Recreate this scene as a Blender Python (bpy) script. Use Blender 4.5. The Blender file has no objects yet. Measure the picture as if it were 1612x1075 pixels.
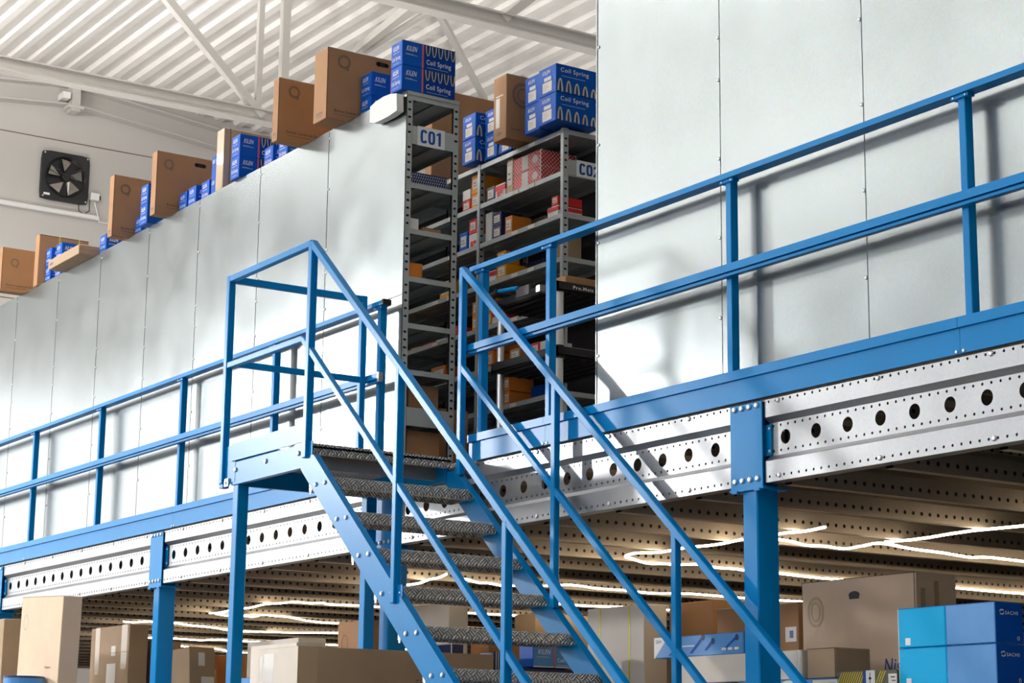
import bpy, bmesh, math, random
from mathutils import Vector, Matrix
random.seed(7)
S = bpy.context.scene
COL = S.collection
PI = math.pi

# ------------------------------------------------------------------ materials
def new_mat(name):
    m = bpy.data.materials.new(name); m.use_nodes = True
    nt = m.node_tree
    return m, nt, nt.nodes['Principled BSDF']

def lin(r, g, b):
    f = lambda c: (c/255/12.92) if c/255 <= .04045 else ((c/255+.055)/1.055)**2.4
    return (f(r), f(g), f(b), 1)

def simple(name, col, rough=.5, metal=0., var=0., scale=6., bump=0., bscale=80., coat=0., spec=.5):
    m, nt, b = new_mat(name)
    b.inputs['Roughness'].default_value = rough
    b.inputs['Metallic'].default_value = metal
    b.inputs['Coat Weight'].default_value = coat
    b.inputs['Specular IOR Level'].default_value = spec
    b.inputs['Base Color'].default_value = col
    if var or bump:
        tc = nt.nodes.new('ShaderNodeTexCoord')
    if var:
        n = nt.nodes.new('ShaderNodeTexNoise'); n.inputs['Scale'].default_value = scale; n.inputs['Detail'].default_value = 4
        nt.links.new(tc.outputs['Object'], n.inputs['Vector'])
        r = nt.nodes.new('ShaderNodeValToRGB')
        r.color_ramp.elements[0].position = .3; r.color_ramp.elements[1].position = .7
        a = [max(0, c*(1-var)) for c in col[:3]]; c2 = [min(1, c*(1+var)) for c in col[:3]]
        r.color_ramp.elements[0].color = (*a, 1); r.color_ramp.elements[1].color = (*c2, 1)
        nt.links.new(n.outputs['Fac'], r.inputs['Fac']); nt.links.new(r.outputs['Color'], b.inputs['Base Color'])
    if bump:
        n2 = nt.nodes.new('ShaderNodeTexNoise'); n2.inputs['Scale'].default_value = bscale
        nt.links.new(tc.outputs['Object'], n2.inputs['Vector'])
        bp = nt.nodes.new('ShaderNodeBump'); bp.inputs['Strength'].default_value = bump; bp.inputs['Distance'].default_value = .01
        nt.links.new(n2.outputs['Fac'], bp.inputs['Height']); nt.links.new(bp.outputs['Normal'], b.inputs['Normal'])
    return m

def emis(name, col, st):
    m, nt, b = new_mat(name)
    b.inputs['Base Color'].default_value = (0, 0, 0, 1)
    b.inputs['Emission Color'].default_value = col; b.inputs['Emission Strength'].default_value = st
    return m

def galv(name, col, rough, metal=.9, var=.06, rvar=.08, scale=3., bump=.03):
    """zinc coated sheet: soft cloudy spangle in colour and gloss"""
    m, nt, b = new_mat(name)
    b.inputs['Metallic'].default_value = metal
    tc = nt.nodes.new('ShaderNodeTexCoord')
    n = nt.nodes.new('ShaderNodeTexNoise'); n.inputs['Scale'].default_value = scale; n.inputs['Detail'].default_value = 5
    v = nt.nodes.new('ShaderNodeTexVoronoi'); v.inputs['Scale'].default_value = 110
    nt.links.new(tc.outputs['Object'], n.inputs['Vector']); nt.links.new(tc.outputs['Object'], v.inputs['Vector'])
    r = nt.nodes.new('ShaderNodeValToRGB')
    r.color_ramp.elements[0].position = .3; r.color_ramp.elements[1].position = .72
    r.color_ramp.elements[0].color = (*[c*(1-var) for c in col[:3]], 1)
    r.color_ramp.elements[1].color = (*[min(1, c*(1+var)) for c in col[:3]], 1)
    nt.links.new(n.outputs['Fac'], r.inputs['Fac'])
    mx = nt.nodes.new('ShaderNodeMixRGB'); mx.blend_type = 'MULTIPLY'; mx.inputs['Fac'].default_value = .10
    nt.links.new(r.outputs['Color'], mx.inputs['Color1']); nt.links.new(v.outputs['Color'], mx.inputs['Color2'])
    nt.links.new(mx.outputs['Color'], b.inputs['Base Color'])
    mr = nt.nodes.new('ShaderNodeMapRange'); mr.inputs['To Min'].default_value = rough-rvar; mr.inputs['To Max'].default_value = rough+rvar
    nt.links.new(n.outputs['Fac'], mr.inputs['Value']); nt.links.new(mr.outputs['Result'], b.inputs['Roughness'])
    bp = nt.nodes.new('ShaderNodeBump'); bp.inputs['Strength'].default_value = bump; bp.inputs['Distance'].default_value = .004
    nt.links.new(n.outputs['Fac'], bp.inputs['Height']); nt.links.new(bp.outputs['Normal'], b.inputs['Normal'])
    return m

def tread_mat():
    """five bar tread plate: short raised bars, groups turned by turns"""
    m, nt, b = new_mat('tread_plate_aluminium')
    b.inputs['Metallic'].default_value = .55; b.inputs['Roughness'].default_value = .33
    L = nt.links.new
    tc = nt.nodes.new('ShaderNodeTexCoord')
    mp = nt.nodes.new('ShaderNodeMapping'); mp.inputs['Scale'].default_value = (24, 24, 24)
    L(tc.outputs['Object'], mp.inputs['Vector'])
    sp = nt.nodes.new('ShaderNodeSeparateXYZ'); L(mp.outputs['Vector'], sp.inputs['Vector'])
    def M(op, a, c=None, val=None):
        n = nt.nodes.new('ShaderNodeMath'); n.operation = op
        for i, q in enumerate((a, c)):
            if q is None: continue
            if isinstance(q, (int, float)): n.inputs[i].default_value = q
            else: L(q, n.inputs[i])
        return n.outputs[0]
    # in-surface coordinates: v runs along Y, u round the nosing (x+z)
    v = sp.outputs['Y']; u = M('ADD', sp.outputs['X'], M('MULTIPLY', sp.outputs['Z'], -1))
    p = M('MULTIPLY', M('ADD', u, v), .7071); q = M('MULTIPLY', M('SUBTRACT', u, v), .7071)
    chk = nt.nodes.new('ShaderNodeTexChecker'); chk.inputs['Scale'].default_value = 1
    cb = nt.nodes.new('ShaderNodeCombineXYZ'); L(p, cb.inputs[0]); L(q, cb.inputs[1]); cb.inputs[2].default_value = .3
    L(cb.outputs[0], chk.inputs['Vector'])
    s1 = M('ABSOLUTE', M('SINE', M('MULTIPLY', p, PI*3))); s2 = M('ABSOLUTE', M('SINE', M('MULTIPLY', q, PI*3)))
    e1 = M('POWER', M('ABSOLUTE', M('SINE', M('MULTIPLY', q, PI))), .3); e2 = M('POWER', M('ABSOLUTE', M('SINE', M('MULTIPLY', p, PI))), .3)
    b1 = M('MULTIPLY', s1, e1); b2 = M('MULTIPLY', s2, e2)
    mix = M('ADD', M('MULTIPLY', b1, chk.outputs['Fac']), M('MULTIPLY', b2, M('SUBTRACT', 1., chk.outputs['Fac'])))
    bp = nt.nodes.new('ShaderNodeBump'); bp.inputs['Strength'].default_value = 1.; bp.inputs['Distance'].default_value = .012
    L(mix, bp.inputs['Height']); L(bp.outputs['Normal'], b.inputs['Normal'])
    rp = nt.nodes.new('ShaderNodeValToRGB'); rp.color_ramp.elements[0].position = .45; rp.color_ramp.elements[1].position = .8
    rp.color_ramp.elements[0].color = lin(176, 168, 158); rp.color_ramp.elements[1].color = lin(245, 242, 238)   # light and shade of the relief painted in: bars paler, gaps darker
    L(mix, rp.inputs['Fac']); L(rp.outputs['Color'], b.inputs['Base Color'])
    return m

M = {}
M['blue'] = simple('blue_paint', lin(0, 130, 202), .30, 0, .04, 2.5, coat=.0, spec=.14)
M['galv'] = galv('galvanized_sheet', lin(152, 160, 163)[:3], .25, .88, .05, .05)
M['galvb'] = galv('galvanized_beam', lin(158, 161, 165)[:3], .33, .8, .05, .06, 5.)
M['joist'] = galv('galvanized_joist', lin(178, 166, 154)[:3], .42, .7, .06, .06, 4.)
M['shelf'] = galv('galvanized_shelf', lin(188, 196, 196)[:3], .45, .35, .05, .05, 6.)
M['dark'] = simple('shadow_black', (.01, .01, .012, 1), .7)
M['tread'] = tread_mat()
M['roof'] = simple('white_roof_sheet', lin(238, 235, 231), .5, 0, .03, 3.)
M['truss'] = simple('white_truss_paint', lin(200, 197, 192), .55)
M['wall'] = simple('grey_wall_panel', lin(198, 195, 191), .6, 0, .02, .6)
M['floor'] = simple('concrete_floor', lin(150, 147, 143), .45, 0, .08, .5)
M['cardlit'] = simple('lit_cardboard', lin(226, 200, 174), .75, 0, .04, 5., .05, 40.)  # brown cardboard paled to stand in for bright light on the carton fronts
M['walld'] = simple('dark_grey_wall', lin(165, 162, 158), .7)
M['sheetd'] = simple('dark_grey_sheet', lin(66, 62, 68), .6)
M['card'] = simple('cardboard', lin(168, 125, 86), .75, 0, .05, 5., .05, 40.)
M['card2'] = simple('cardboard_grey', lin(172, 148, 120), .75, 0, .05, 5., .05, 40.)
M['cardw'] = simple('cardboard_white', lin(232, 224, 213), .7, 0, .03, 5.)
M['cardo'] = simple('cardboard_orange', lin(196, 128, 66), .7, 0, .05, 5.)
M['cardd'] = simple('cardboard_edge', lin(92, 62, 42), .8)
M['printgrey'] = simple('grey_print', lin(126, 100, 80), .7)
M['printblk'] = simple('dark_print', lin(70, 62, 58), .7)
M['tape'] = simple('packing_tape', lin(190, 165, 132), .25, coat=.4)
M['kblue'] = simple('spring_box_blue', lin(0, 84, 184), .45, spec=.15)
M['kblue2'] = simple('spring_box_dark_blue', lin(0, 60, 150), .45, spec=.15)
M['white'] = simple('white_print', lin(240, 240, 240), .5)
M['paper'] = simple('paper_label', lin(236, 232, 226), .6)
M['red'] = simple('red_print', lin(214, 30, 34), .5)
M['pink'] = simple('coral_stripe', lin(236, 88, 80), .5)
M['spr'] = simple('printed_spring_light', lin(196, 200, 200), .4)
M['sprd'] = simple('printed_spring_dark', lin(22, 34, 60), .5)
M['cyan'] = simple('cyan_box', lin(0, 178, 240), .5, spec=.15)
M['lblue'] = simple('light_blue_box', lin(72, 146, 216), .45, 0, .04, 14.)
M['dblue'] = simple('deep_blue_box', lin(0, 76, 176), .4, spec=.15)
M['orange'] = simple('orange_box', lin(240, 158, 28), .5)
M['orange2'] = simple('deep_orange_box', lin(214, 122, 34), .55)
M['yellow'] = simple('yellow_strap', lin(226, 208, 40), .45)
M['navy'] = simple('navy_box', lin(26, 40, 92), .5)
M['signw'] = simple('sign_white', lin(238, 240, 242), .5)
M['signb'] = simple('sign_blue', lin(10, 74, 160), .5)
M['black'] = simple('black_plastic', (.012, .012, .014, 1), .45)
M['lampw'] = simple('white_plastic', lin(240, 240, 238), .4)
M['alu'] = simple('aluminium', lin(205, 205, 205), .28, .9)
M['bolt'] = simple('zinc_bolt', lin(214, 218, 222), .3, .7)
M['led'] = emis('led_strip_glow', (1, .82, .56, 1), 24)
M['win1'] = emis('bright_window_pane', (1, .98, .95, 1), 1.0)
M['win2'] = emis('soft_window_pane', (.96, .98, 1, 1), 1.3)
M['fillwin'] = emis('fill_window_pane', (.97, .98, 1, 1), 1.5)
M['lamp'] = emis('fill_lamp_tube', (1, .97, .92, 1), 20)
M['chrome'] = simple('fan_blade_steel', lin(150, 145, 140), .25, .9)
M['stripe'] = simple('olive_print', lin(96, 98, 84), .6)
M['film'] = simple('clear_film', lin(222, 220, 218), .25, coat=.5)

# ------------------------------------------------------------------ text cache
_T = {}
def text_geo(s, bold=.0, shear=0.):
    k = (s, bold, shear)
    if k in _T: return _T[k]
    c = bpy.data.curves.new('t', 'FONT'); c.body = s; c.offset = bold; c.shear = shear; c.resolution_u = 3; c.space_character = 1.12 if bold else 1.; c.fill_mode = 'FRONT' if hasattr(c, 'fill_mode') else c.fill_mode
    o = bpy.data.objects.new('t', c); COL.objects.link(o)
    bpy.context.view_layer.update()
    me = o.to_mesh()
    vs = [(v.co.x, v.co.y) for v in me.vertices]; fs = [tuple(p.vertices) for p in me.polygons]
    o.to_mesh_clear(); bpy.data.objects.remove(o); bpy.data.curves.remove(c)
    x0 = min(v[0] for v in vs); x1 = max(v[0] for v in vs); y0 = min(v[1] for v in vs); y1 = max(v[1] for v in vs)
    vs = [((x-x0)/(x1-x0), (y-y0)/(y1-y0)) for x, y in vs]
    _T[k] = (vs, fs, (x1-x0)/(y1-y0)); return _T[k]

# ------------------------------------------------------------------ mesh builder
class MB:
    def __init__(s): s.v = []; s.f = []; s.m = []; s.mats = []
    def mi(s, m):
        m = M[m] if isinstance(m, str) else m
        if m not in s.mats: s.mats.append(m)
        return s.mats.index(m)
    def face(s, pts, m):
        b = len(s.v); s.v += [tuple(p) for p in pts]; s.f.append(tuple(range(b, b+len(pts)))); s.m.append(s.mi(m))
    def raw(s, vs, fs, m):
        b = len(s.v); k = s.mi(m); s.v += [tuple(p) for p in vs]
        for f in fs: s.f.append(tuple(b+i for i in f)); s.m.append(k)
    def box(s, x0, x1, y0, y1, z0, z1, m):
        vs = [(x, y, z) for z in (z0, z1) for y in (y0, y1) for x in (x0, x1)]
        s.raw(vs, [(0, 2, 3, 1), (4, 5, 7, 6), (0, 1, 5, 4), (2, 6, 7, 3), (0, 4, 6, 2), (1, 3, 7, 5)], m)
    def cbox(s, x0, x1, y0, y1, z0, z1, m, c=.004):
        """box with chamfered edges"""
        bm = bmesh.new(); bmesh.ops.create_cube(bm, size=1)
        for v in bm.verts: v.co = Vector(((x0+x1)/2+v.co.x*(x1-x0), (y0+y1)/2+v.co.y*(y1-y0), (z0+z1)/2+v.co.z*(z1-z0)))
        bmesh.ops.bevel(bm, geom=bm.edges[:], offset=c, segments=1, affect='EDGES')
        bm.verts.index_update()
        s.raw([v.co[:] for v in bm.verts], [tuple(v.index for v in f.verts) for f in bm.faces], m); bm.free()
    def bar(s, p0, p1, w, h, m, up=(0, 0, 1), c=0.):
        """rectangular bar from p0 to p1 (centre line), w sideways, h along up"""
        p0 = Vector(p0); p1 = Vector(p1); d = (p1-p0).normalized(); sd = d.cross(Vector(up))
        if sd.length < 1e-4: sd = d.cross(Vector((1, 0, 0)))
        sd.normalize(); u = sd.cross(d).normalized()
        if c:
            ring = [(-w/2+c, -h/2), (w/2-c, -h/2), (w/2, -h/2+c), (w/2, h/2-c), (w/2-c, h/2), (-w/2+c, h/2), (-w/2, h/2-c), (-w/2, -h/2+c)]
        else: ring = [(-w/2, -h/2), (w/2, -h/2), (w/2, h/2), (-w/2, h/2)]
        n = len(ring); vs = [p + sd*a + u*b for p in (p0, p1) for a, b in ring]
        fs = [(i, (i+1) % n, n+(i+1) % n, n+i) for i in range(n)] + [tuple(range(n-1, -1, -1)), tuple(range(n, 2*n))]
        s.raw(vs, fs, m)
    def poly_x(s, prof, x0, x1, m, caps=True):
        """profile in (y,z) swept along X; prof closed"""
        n = len(prof); vs = [(x, y, z) for x in (x0, x1) for y, z in prof]
        fs = [(i, (i+1) % n, n+(i+1) % n, n+i) for i in range(n)]
        if caps: fs += [tuple(range(n-1, -1, -1)), tuple(range(n, 2*n))]
        s.raw(vs, fs, m)
    def poly_y(s, prof, y0, y1, m):
        n = len(prof); vs = [(x, y, z) for y in (y0, y1) for x, z in prof]
        s.raw(vs, [(i, (i+1) % n, n+(i+1) % n, n+i) for i in range(n)] + [tuple(range(n-1, -1, -1)), tuple(range(n, 2*n))], m)
    def cyl(s, p0, p1, r, m, n=16, r1=None):
        p0 = Vector(p0); p1 = Vector(p1); d = (p1-p0).normalized(); a = d.orthogonal().normalized(); b = d.cross(a)
        r1 = r if r1 is None else r1
        vs = [p+(a*math.cos(2*PI*i/n)+b*math.sin(2*PI*i/n))*q for p, q in ((p0, r), (p1, r1)) for i in range(n)]
        s.raw(vs, [(i, (i+1) % n, n+(i+1) % n, n+i) for i in range(n)] + [tuple(range(n-1, -1, -1)), tuple(range(n, 2*n))], m)
    def tube(s, pts, r, m, n=8):
        P = [Vector(p) for p in pts]; vs = []; fs = []
        for i, p in enumerate(P):
            d = (P[min(i+1, len(P)-1)]-P[max(i-1, 0)]).normalized(); a = d.cross(Vector((0, 0, 1)))
            if a.length < 1e-3: a = d.cross(Vector((1, 0, 0)))
            a.normalize(); b = a.cross(d)
            vs += [p+(a*math.cos(2*PI*k/n)+b*math.sin(2*PI*k/n))*r for k in range(n)]
        for i in range(len(P)-1):
            for k in range(n): fs.append((i*n+k, i*n+(k+1) % n, (i+1)*n+(k+1) % n, (i+1)*n+k))
        fs += [tuple(range(n-1, -1, -1)), tuple(range((len(P)-1)*n, len(P)*n))]
        s.raw(vs, fs, m)
    def bolt(s, p, nrm, r, m='bolt', h=None):
        p = Vector(p); nrm = Vector(nrm); h = h or r*.7
        s.cyl(p, p+nrm*h*.6, r, m, 10); s.cyl(p+nrm*h*.6, p+nrm*h, r, m, 10, r*.6)
    # decoration on a plane: frame = (origin, u, v, n); coordinates in metres
    def rect(s, F, u0, u1, v0, v1, m, off=.0012):
        o, U, V, N = F; o = o+N*off
        s.face([o+U*u0+V*v0, o+U*u1+V*v0, o+U*u1+V*v1, o+U*u0+V*v1], m)
    def text(s, F, st, u0, v0, w, h, m, bold=.0, shear=0., off=.0016):
        vs, fs, _ = text_geo(st, bold, shear); o, U, V, N = F; o = o+N*off
        s.raw([o+U*(u0+x*w)+V*(v0+y*h) for x, y in vs], fs, m)
    def arc(s, F, cu, cv, ru, rv, t, a0, a1, m, n=14, off=.0014):
        o, U, V, N = F; o = o+N*off; vs = []
        for i in range(n+1):
            a = a0+(a1-a0)*i/n; c, q = math.cos(a), math.sin(a)
            vs += [o+U*(cu+ru*c)+V*(cv+rv*q), o+U*(cu+(ru-t)*c)+V*(cv+(rv-t)*q)]
        s.raw(vs, [(2*i, 2*i+2, 2*i+3, 2*i+1) for i in range(n)], m)
    def disc(s, F, cu, cv, ru, rv, m, n=16, off=.0014):
        o, U, V, N = F; o = o+N*off
        s.face([o+U*(cu+ru*math.cos(2*PI*i/n))+V*(cv+rv*math.sin(2*PI*i/n)) for i in range(n)], m)
    def holed(s, cell, cx, cz, rx, rz, fn, m, n=8):
        """rectangular cell (a0,a1,b0,b1) with a round hole, fn maps (a,b) to a point"""
        a0, a1, b0, b1 = cell
        B = [(a1, cz), (a1, b1), (cx, b1), (a0, b1), (a0, cz), (a0, b0), (cx, b0), (a1, b0)]
        k = n//8; vs = [fn(*p) for p in B] + [fn(cx+rx*math.cos(2*PI*i/n), cz+rz*math.sin(2*PI*i/n)) for i in range(n)]
        fs = []
        for i in range(8):
            j = (i+1) % 8; h = [8+(i*k+q) % n for q in range(k+1)]
            fs.append((i, j, *reversed(h)))
        s.raw(vs, fs, m)
    def build(s, name, parent=None, origin=None, smooth=False):
        me = bpy.data.meshes.new(name)
        if parent is not None:
            org = Vector((0, 0, 0)); p = parent
            while p is not None: org = org + p.location; p = p.parent
            rel = Vector((0, 0, 0))
        else:
            org = Vector(origin) if origin is not None else Vector((0, 0, 0)); rel = org
        me.from_pydata([tuple(Vector(v)-org) for v in s.v], [], s.f)
        for m in s.mats: me.materials.append(m)
        me.polygons.foreach_set('material_index', s.m)
        if smooth: me.polygons.foreach_set('use_smooth', [True]*len(s.f))
        me.update()
        o = bpy.data.objects.new(name, me); COL.objects.link(o)
        o.location = rel
        if parent is not None: o.parent = parent
        return o

def tag(o, label=None, cat=None, group=None, kind=None):
    if label: o['label'] = label
    if cat: o['category'] = cat
    if group: o['group'] = group
    if kind: o['kind'] = kind
    return o
def thing(name, label, cat, loc=(0, 0, 0), group=None):
    o = bpy.data.objects.new(name, None); COL.objects.link(o); o.location = loc; o.empty_display_size = .1
    return tag(o, label, cat, group)
def struct(o): o['kind'] = 'structure'; return o
def one(name, label, cat, mb, origin, group=None): return tag(mb.build(name, None, origin), label, cat, group)
def copy_tree(o, parent=None):
    c = o.copy(); COL.objects.link(c)
    if parent is not None: c.parent = parent
    for ch in o.children: copy_tree(ch, c)
    return c

# =================================================================== THE HALL
# all heights below are measured from eye level; everything is lifted at the end so that the floor is z = 0
FL = -1.6
XW, XE, YF, YB = -29.2, 6.0, -14.0, 26.0
def zr(y): return 10.62 - .1*abs(y-10.73)

b = MB(); b.box(XW-.3, XE+.3, YF-.3, YB+.3, FL-.2, FL, 'floor'); struct(b.build('floor', None, (0, 0, FL)))
# trapezoidal roof sheet, ribs along the length of the hall
b = MB(); low = []; top = []; y = YF-.3; k = 0
while y < YB+.3:
    for dy, dz in ((0, 0), (.11, 0), (.16, .047), (.29, .047)): low.append((y+dy, zr(y+dy)+dz))
    y += .34
prof = low + [(low[-1][0], zr(low[-1][0])+.4), (10.73, 11.05), (low[0][0], zr(low[0][0])+.4)]
n = len(low)
for i in range(n-1):
    (y0, z0), (y1, z1) = low[i], low[i+1]
    b.face([(XW-.3, y0, z0), (XE+.3, y0, z0), (XE+.3, y1, z1), (XW-.3, y1, z1)], 'roof')
# sheet end laps: thin steps every 6 m
for X in (-23.7, -18.6, -12.6, -6.6):
    for i in range(n-1):
        (y0, z0), (y1, z1) = low[i], low[i+1]
        if 5 < y0 < 22: b.face([(X-.05, y0, z0-.004), (X+.12, y0, z0-.004), (X+.12, y1, z1-.004), (X-.05, y1, z1-.004)], 'roof')
b.box(XW-.3, XE+.3, YF-.3, YB+.3, 11.05, 11.2, 'roof')
struct(b.build('ceiling', None, (0, 6, 10.4)))

def wall_with_holes(name, axis, pos, a0, a1, z0, z1, holes, t, m, seams=()):
    """wall slab built of strips round its openings; axis 'x' = plane x=pos, a runs along y"""
    b = MB(); As = sorted({a0, a1, *[h[0] for h in holes], *[h[1] for h in holes]}); Zs = sorted({z0, z1, *[h[2] for h in holes], *[h[3] for h in holes]})
    for i in range(len(As)-1):
        for j in range(len(Zs)-1):
            ca, cz = (As[i]+As[i+1])/2, (Zs[j]+Zs[j+1])/2
            if any(h[0] < ca < h[1] and h[2] < cz < h[3] for h in holes): continue
            p = (min(pos, pos+t), max(pos, pos+t))
            if axis == 'x': b.box(*p, As[i], As[i+1], Zs[j], Zs[j+1], m)
            else: b.box(As[i], As[i+1], *p, Zs[j], Zs[j+1], m)
    for zs in seams:   # shadow groove between the wall panels, modelled as a thin dark joint
        if axis == 'x': b.box(pos, pos+.006, a0, a1, zs-.012, zs+.012, 'truss')
        if axis == 'x': b.box(pos+.006, pos+.008, a0, a1, zs-.008, zs+.004, 'cardd')
    return struct(b.build(name, None, (pos, 0, FL) if axis == 'x' else (0, pos, FL)))
W1 = (-11, 5.4, 1.4, 5.6)
wall_with_holes('wall_left', 'x', XW, YF, YB, FL, 10.7, [W1], -.25, 'wall', (9.53, 6.9, 4.3))
wall_with_holes('wall_right', 'x', XE, YF, YB, FL, 10.7, [], .25, 'walld')
W3 = (-26, 3, 4.6, 6.8)  # front window added out of view for general fill light
wall_with_holes('wall_front', 'y', YF, XW, XE, FL, 10.7, [W3], -.25, 'wall')
wall_with_holes('wall_back', 'y', YB, XW, XE, FL, 10.7, [], .25, 'wall')
def window(name, axis, pos, a0, a1, z0, z1, pane, nm):
    f = MB(); g = MB(); s = -1 if axis in 'xy' else 1
    def bx(q, A0, A1, Z0, Z1, d0, d1, m):
        if axis == 'x': q.box(pos-d1, pos-d0, A0, A1, Z0, Z1, m)
        else: q.box(A0, A1, pos-d1, pos-d0, Z0, Z1, m)
    bx(g, a0, a1, z0, z1, .14, .16, pane)
    for A in [a0+(a1-a0)*i/nm for i in range(nm+1)]: bx(f, A-.04, A+.04, z0, z1, .04, .13, 'truss')
    for Z in (z0+.04, (z0+z1)/2, z1-.04): bx(f, a0, a1, Z-.04, Z+.04, .05, .12, 'truss')
    o = struct(f.build(name, None, (pos, a0, z0) if axis == 'x' else (a0, pos, z0))); p = g.build('pane', o)
    return o
window('window_1', 'x', XW, *W1, 'win1', 12); window('fill_window', 'y', YF, *W3, 'fillwin', 14)

# gable rafter under the roof on the end wall
b = MB()
for ya, yb in ((YF+.02, 10.73), (10.73, YB-.02)):
    za, zb = zr(ya), zr(yb)
    for (dz0, dz1, dx) in ((-.22, -.20, .2), (-.53, -.51, .2), (-.51, -.22, .03)):
        pts = [(XW+.002, ya, za+dz0), (XW+dx, ya, za+dz0), (XW+dx, yb, zb+dz0), (XW+.002, yb, zb+dz0)]
        pt2 = [(p[0], p[1], p[2]+(dz1-dz0)) for p in pts]
        b.raw(pts+pt2, [(3, 2, 1, 0), (4, 5, 6, 7), (0, 1, 5, 4), (1, 2, 6, 5), (2, 3, 7, 6), (3, 0, 4, 7)], 'truss')
rt = thing('gable_rafter', 'white I-section rafter running along the top of the end wall above the fan', 'beam', (XW, 10.73, 10.1))
b.build('rafter', rt)
b = MB(); b.box(XW+.03, XW+.24, 10.66, 10.8, 9.98, 10.4, 'truss'); b.box(XW+.03, XW+.26, 10.6, 10.86, 10.02, 10.07, 'truss'); b.box(XW+.05, XW+.28, 10.5, 10.62, 10.15, 10.25, 'lampw')
b.build('ridge_plate', rt)

# roof trusses
def truss(name, label, X, lo, hi, verts, z0=8.6):
    t = thing(name, label, 'truss', (X, 6, z0))
    b = MB()      # bottom chord: I-section
    y0, y1 = -3.5, 25.0
    b.box(X-.09, X+.09, y0, y1, z0, z0+.02, 'truss'); b.box(X-.09, X+.09, y0, y1, z0+.17, z0+.19, 'truss'); b.box(X-.012, X+.012, y0, y1, z0+.02, z0+.17, 'truss')
    b.build('bottom_chord', t)
    for (ya, za, yb, zb, w) in verts:
        q = MB(); q.bar((X, ya, za), (X, yb, zb), w, w, 'truss', up=(1, 0, 0)); q.build('web_member', t)
    return t
t1 = truss('roof_truss', 'white steel roof truss nearer the fan wall with bolted splice', -24, 0, 0,
      [(9.62, 10.52, 11.56, 8.7, .11), (11.49, 8.75, 11.49, 10.54, .08), (11.87, 8.75, 11.87, 10.5, .11),
       (8.3, 10.37, 7.0, 8.72, .09), (13.9, 8.75, 13.9, 10.3, .1), (15.8, 10.11, 17.6, 8.75, .1), (3.6, 9.9, 5.5, 8.75, .1)])
b = MB()
b.box(-24.14, -23.86, 11.92, 11.95, 8.5, 8.95, 'truss'); b.box(-24.14, -23.86, 11.97, 12.0, 8.5, 8.95, 'truss')
for z in (8.55, 8.66, 8.77, 8.88):
    for x in (-23.9, -24.1): b.cyl((x, 11.87, z), (x, 11.92, z), .03, 'black', 8)
b.build('splice_plate', t1)
truss('roof_truss', 'white steel roof truss crossing just left of the tall right-hand panels', -18.9, 0, 0,
      [(12.2, 8.65, 14.0, 10.28, .1), (17.2, 8.65, 15.6, 10.12, .1), (7.0, 8.65, 8.8, 10.38, .1), (5.2, 10.06, 7.0, 8.65, .1)], 8.52)
for (p0, p1, w, lb) in (((-18.95, 11.15, 8.72), (-24, 13.05, 10.0), .11, 'thick white brace rising left from the near truss behind the carton with the hand hole'),
                        ((-18.95, 11.42, 8.72), (-24, 13.15, 9.98), .06, 'thin white tie rod running beside the thick brace'),
                        ((-18.95, 11.3, 8.62), (-24, 15.2, 9.65), .075, 'white brace sloping down to the right towards the brown carton')):
    b = MB(); b.bar(p0, p1, w, w, 'truss'); one('roof_brace', lb, 'brace', b, p0, 'roof braces')

# wall fan
fx = XW+.02; fc = (fx, 10.69, 8.93)
fan = thing('wall_fan', 'black square extractor fan with steel blades on the grey end wall', 'fan', fc)
b = MB(); R0 = .33
n = 32
vs = []; 
sq = []
for i in range(n):
    a = 2*PI*i/n; c, s_ = math.cos(a), math.sin(a); k = .39/max(abs(c), abs(s_)); k = min(k, .53)
    sq.append((fx+.05, fc[1]+k*c, fc[2]+k*s_)); vs.append((fx+.05, fc[1]+R0*c, fc[2]+R0*s_))
b.raw(sq+vs, [(i, (i+1) % n, n+(i+1) % n, n+i) for i in range(n)], 'black')
b.raw(sq+[(fx-.02, p[1], p[2]) for p in sq], [(i, (i+1) % n, n+(i+1) % n, n+i) for i in range(n)], 'black')
ri = [(fx+.085, fc[1]+(p[1]-fc[1])*.97, fc[2]+(p[2]-fc[2])*.97) for p in vs]
b.raw(vs+ri, [(i, (i+1) % n, n+(i+1) % n, n+i) for i in range(n)], 'black')
rj = [(fx-.015, fc[1]+(p[1]-fc[1])*.9, fc[2]+(p[2]-fc[2])*.9) for p in vs]
b.raw(ri+rj, [(i, (i+1) % n, n+(i+1) % n, n+i) for i in range(n)], 'chrome')
b.face([(fx-.01, p[1], p[2]) for p in rj], 'black')
for sy in (-.35, .35):
    for sz in (-.35, .35): b.bolt((fx+.05, fc[1]+sy, fc[2]+sz), (1, 0, 0), .014)
b.box(fx+.05, fx+.054, fc[1]-.34, fc[1]-.24, fc[2]-.33, fc[2]-.295, 'paper')
b.build('fan_housing', fan)
for i in range(5):
    a = 2*PI*i/5+.3; q = MB(); pts = []
    for r, da, dx in ((.09, -.25, .0), (.29, -.36, .0), (.29, .3, .055), (.09, .3, .045)):
        pts.append((fx+.012+dx, fc[1]+r*math.cos(a+da), fc[2]+r*math.sin(a+da)))
    q.face(pts, 'chrome'); q.face([(p[0]+.004, p[1], p[2]) for p in reversed(pts)], 'chrome'); q.build('fan_blade', fan)
q = MB(); q.cyl((fx, fc[1], fc[2]), (fx+.08, fc[1], fc[2]), .075, 'black', 20, .06); q.build('fan_hub', fan)
q = MB()
for i in range(3):
    a = 2*PI*i/3+.5; q.bar((fx+.09, fc[1], fc[2]), (fx+.09, fc[1]+.31*math.cos(a), fc[2]+.31*math.sin(a)), .012, .012, 'black')
q.build('fan_guard', fan)
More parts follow.
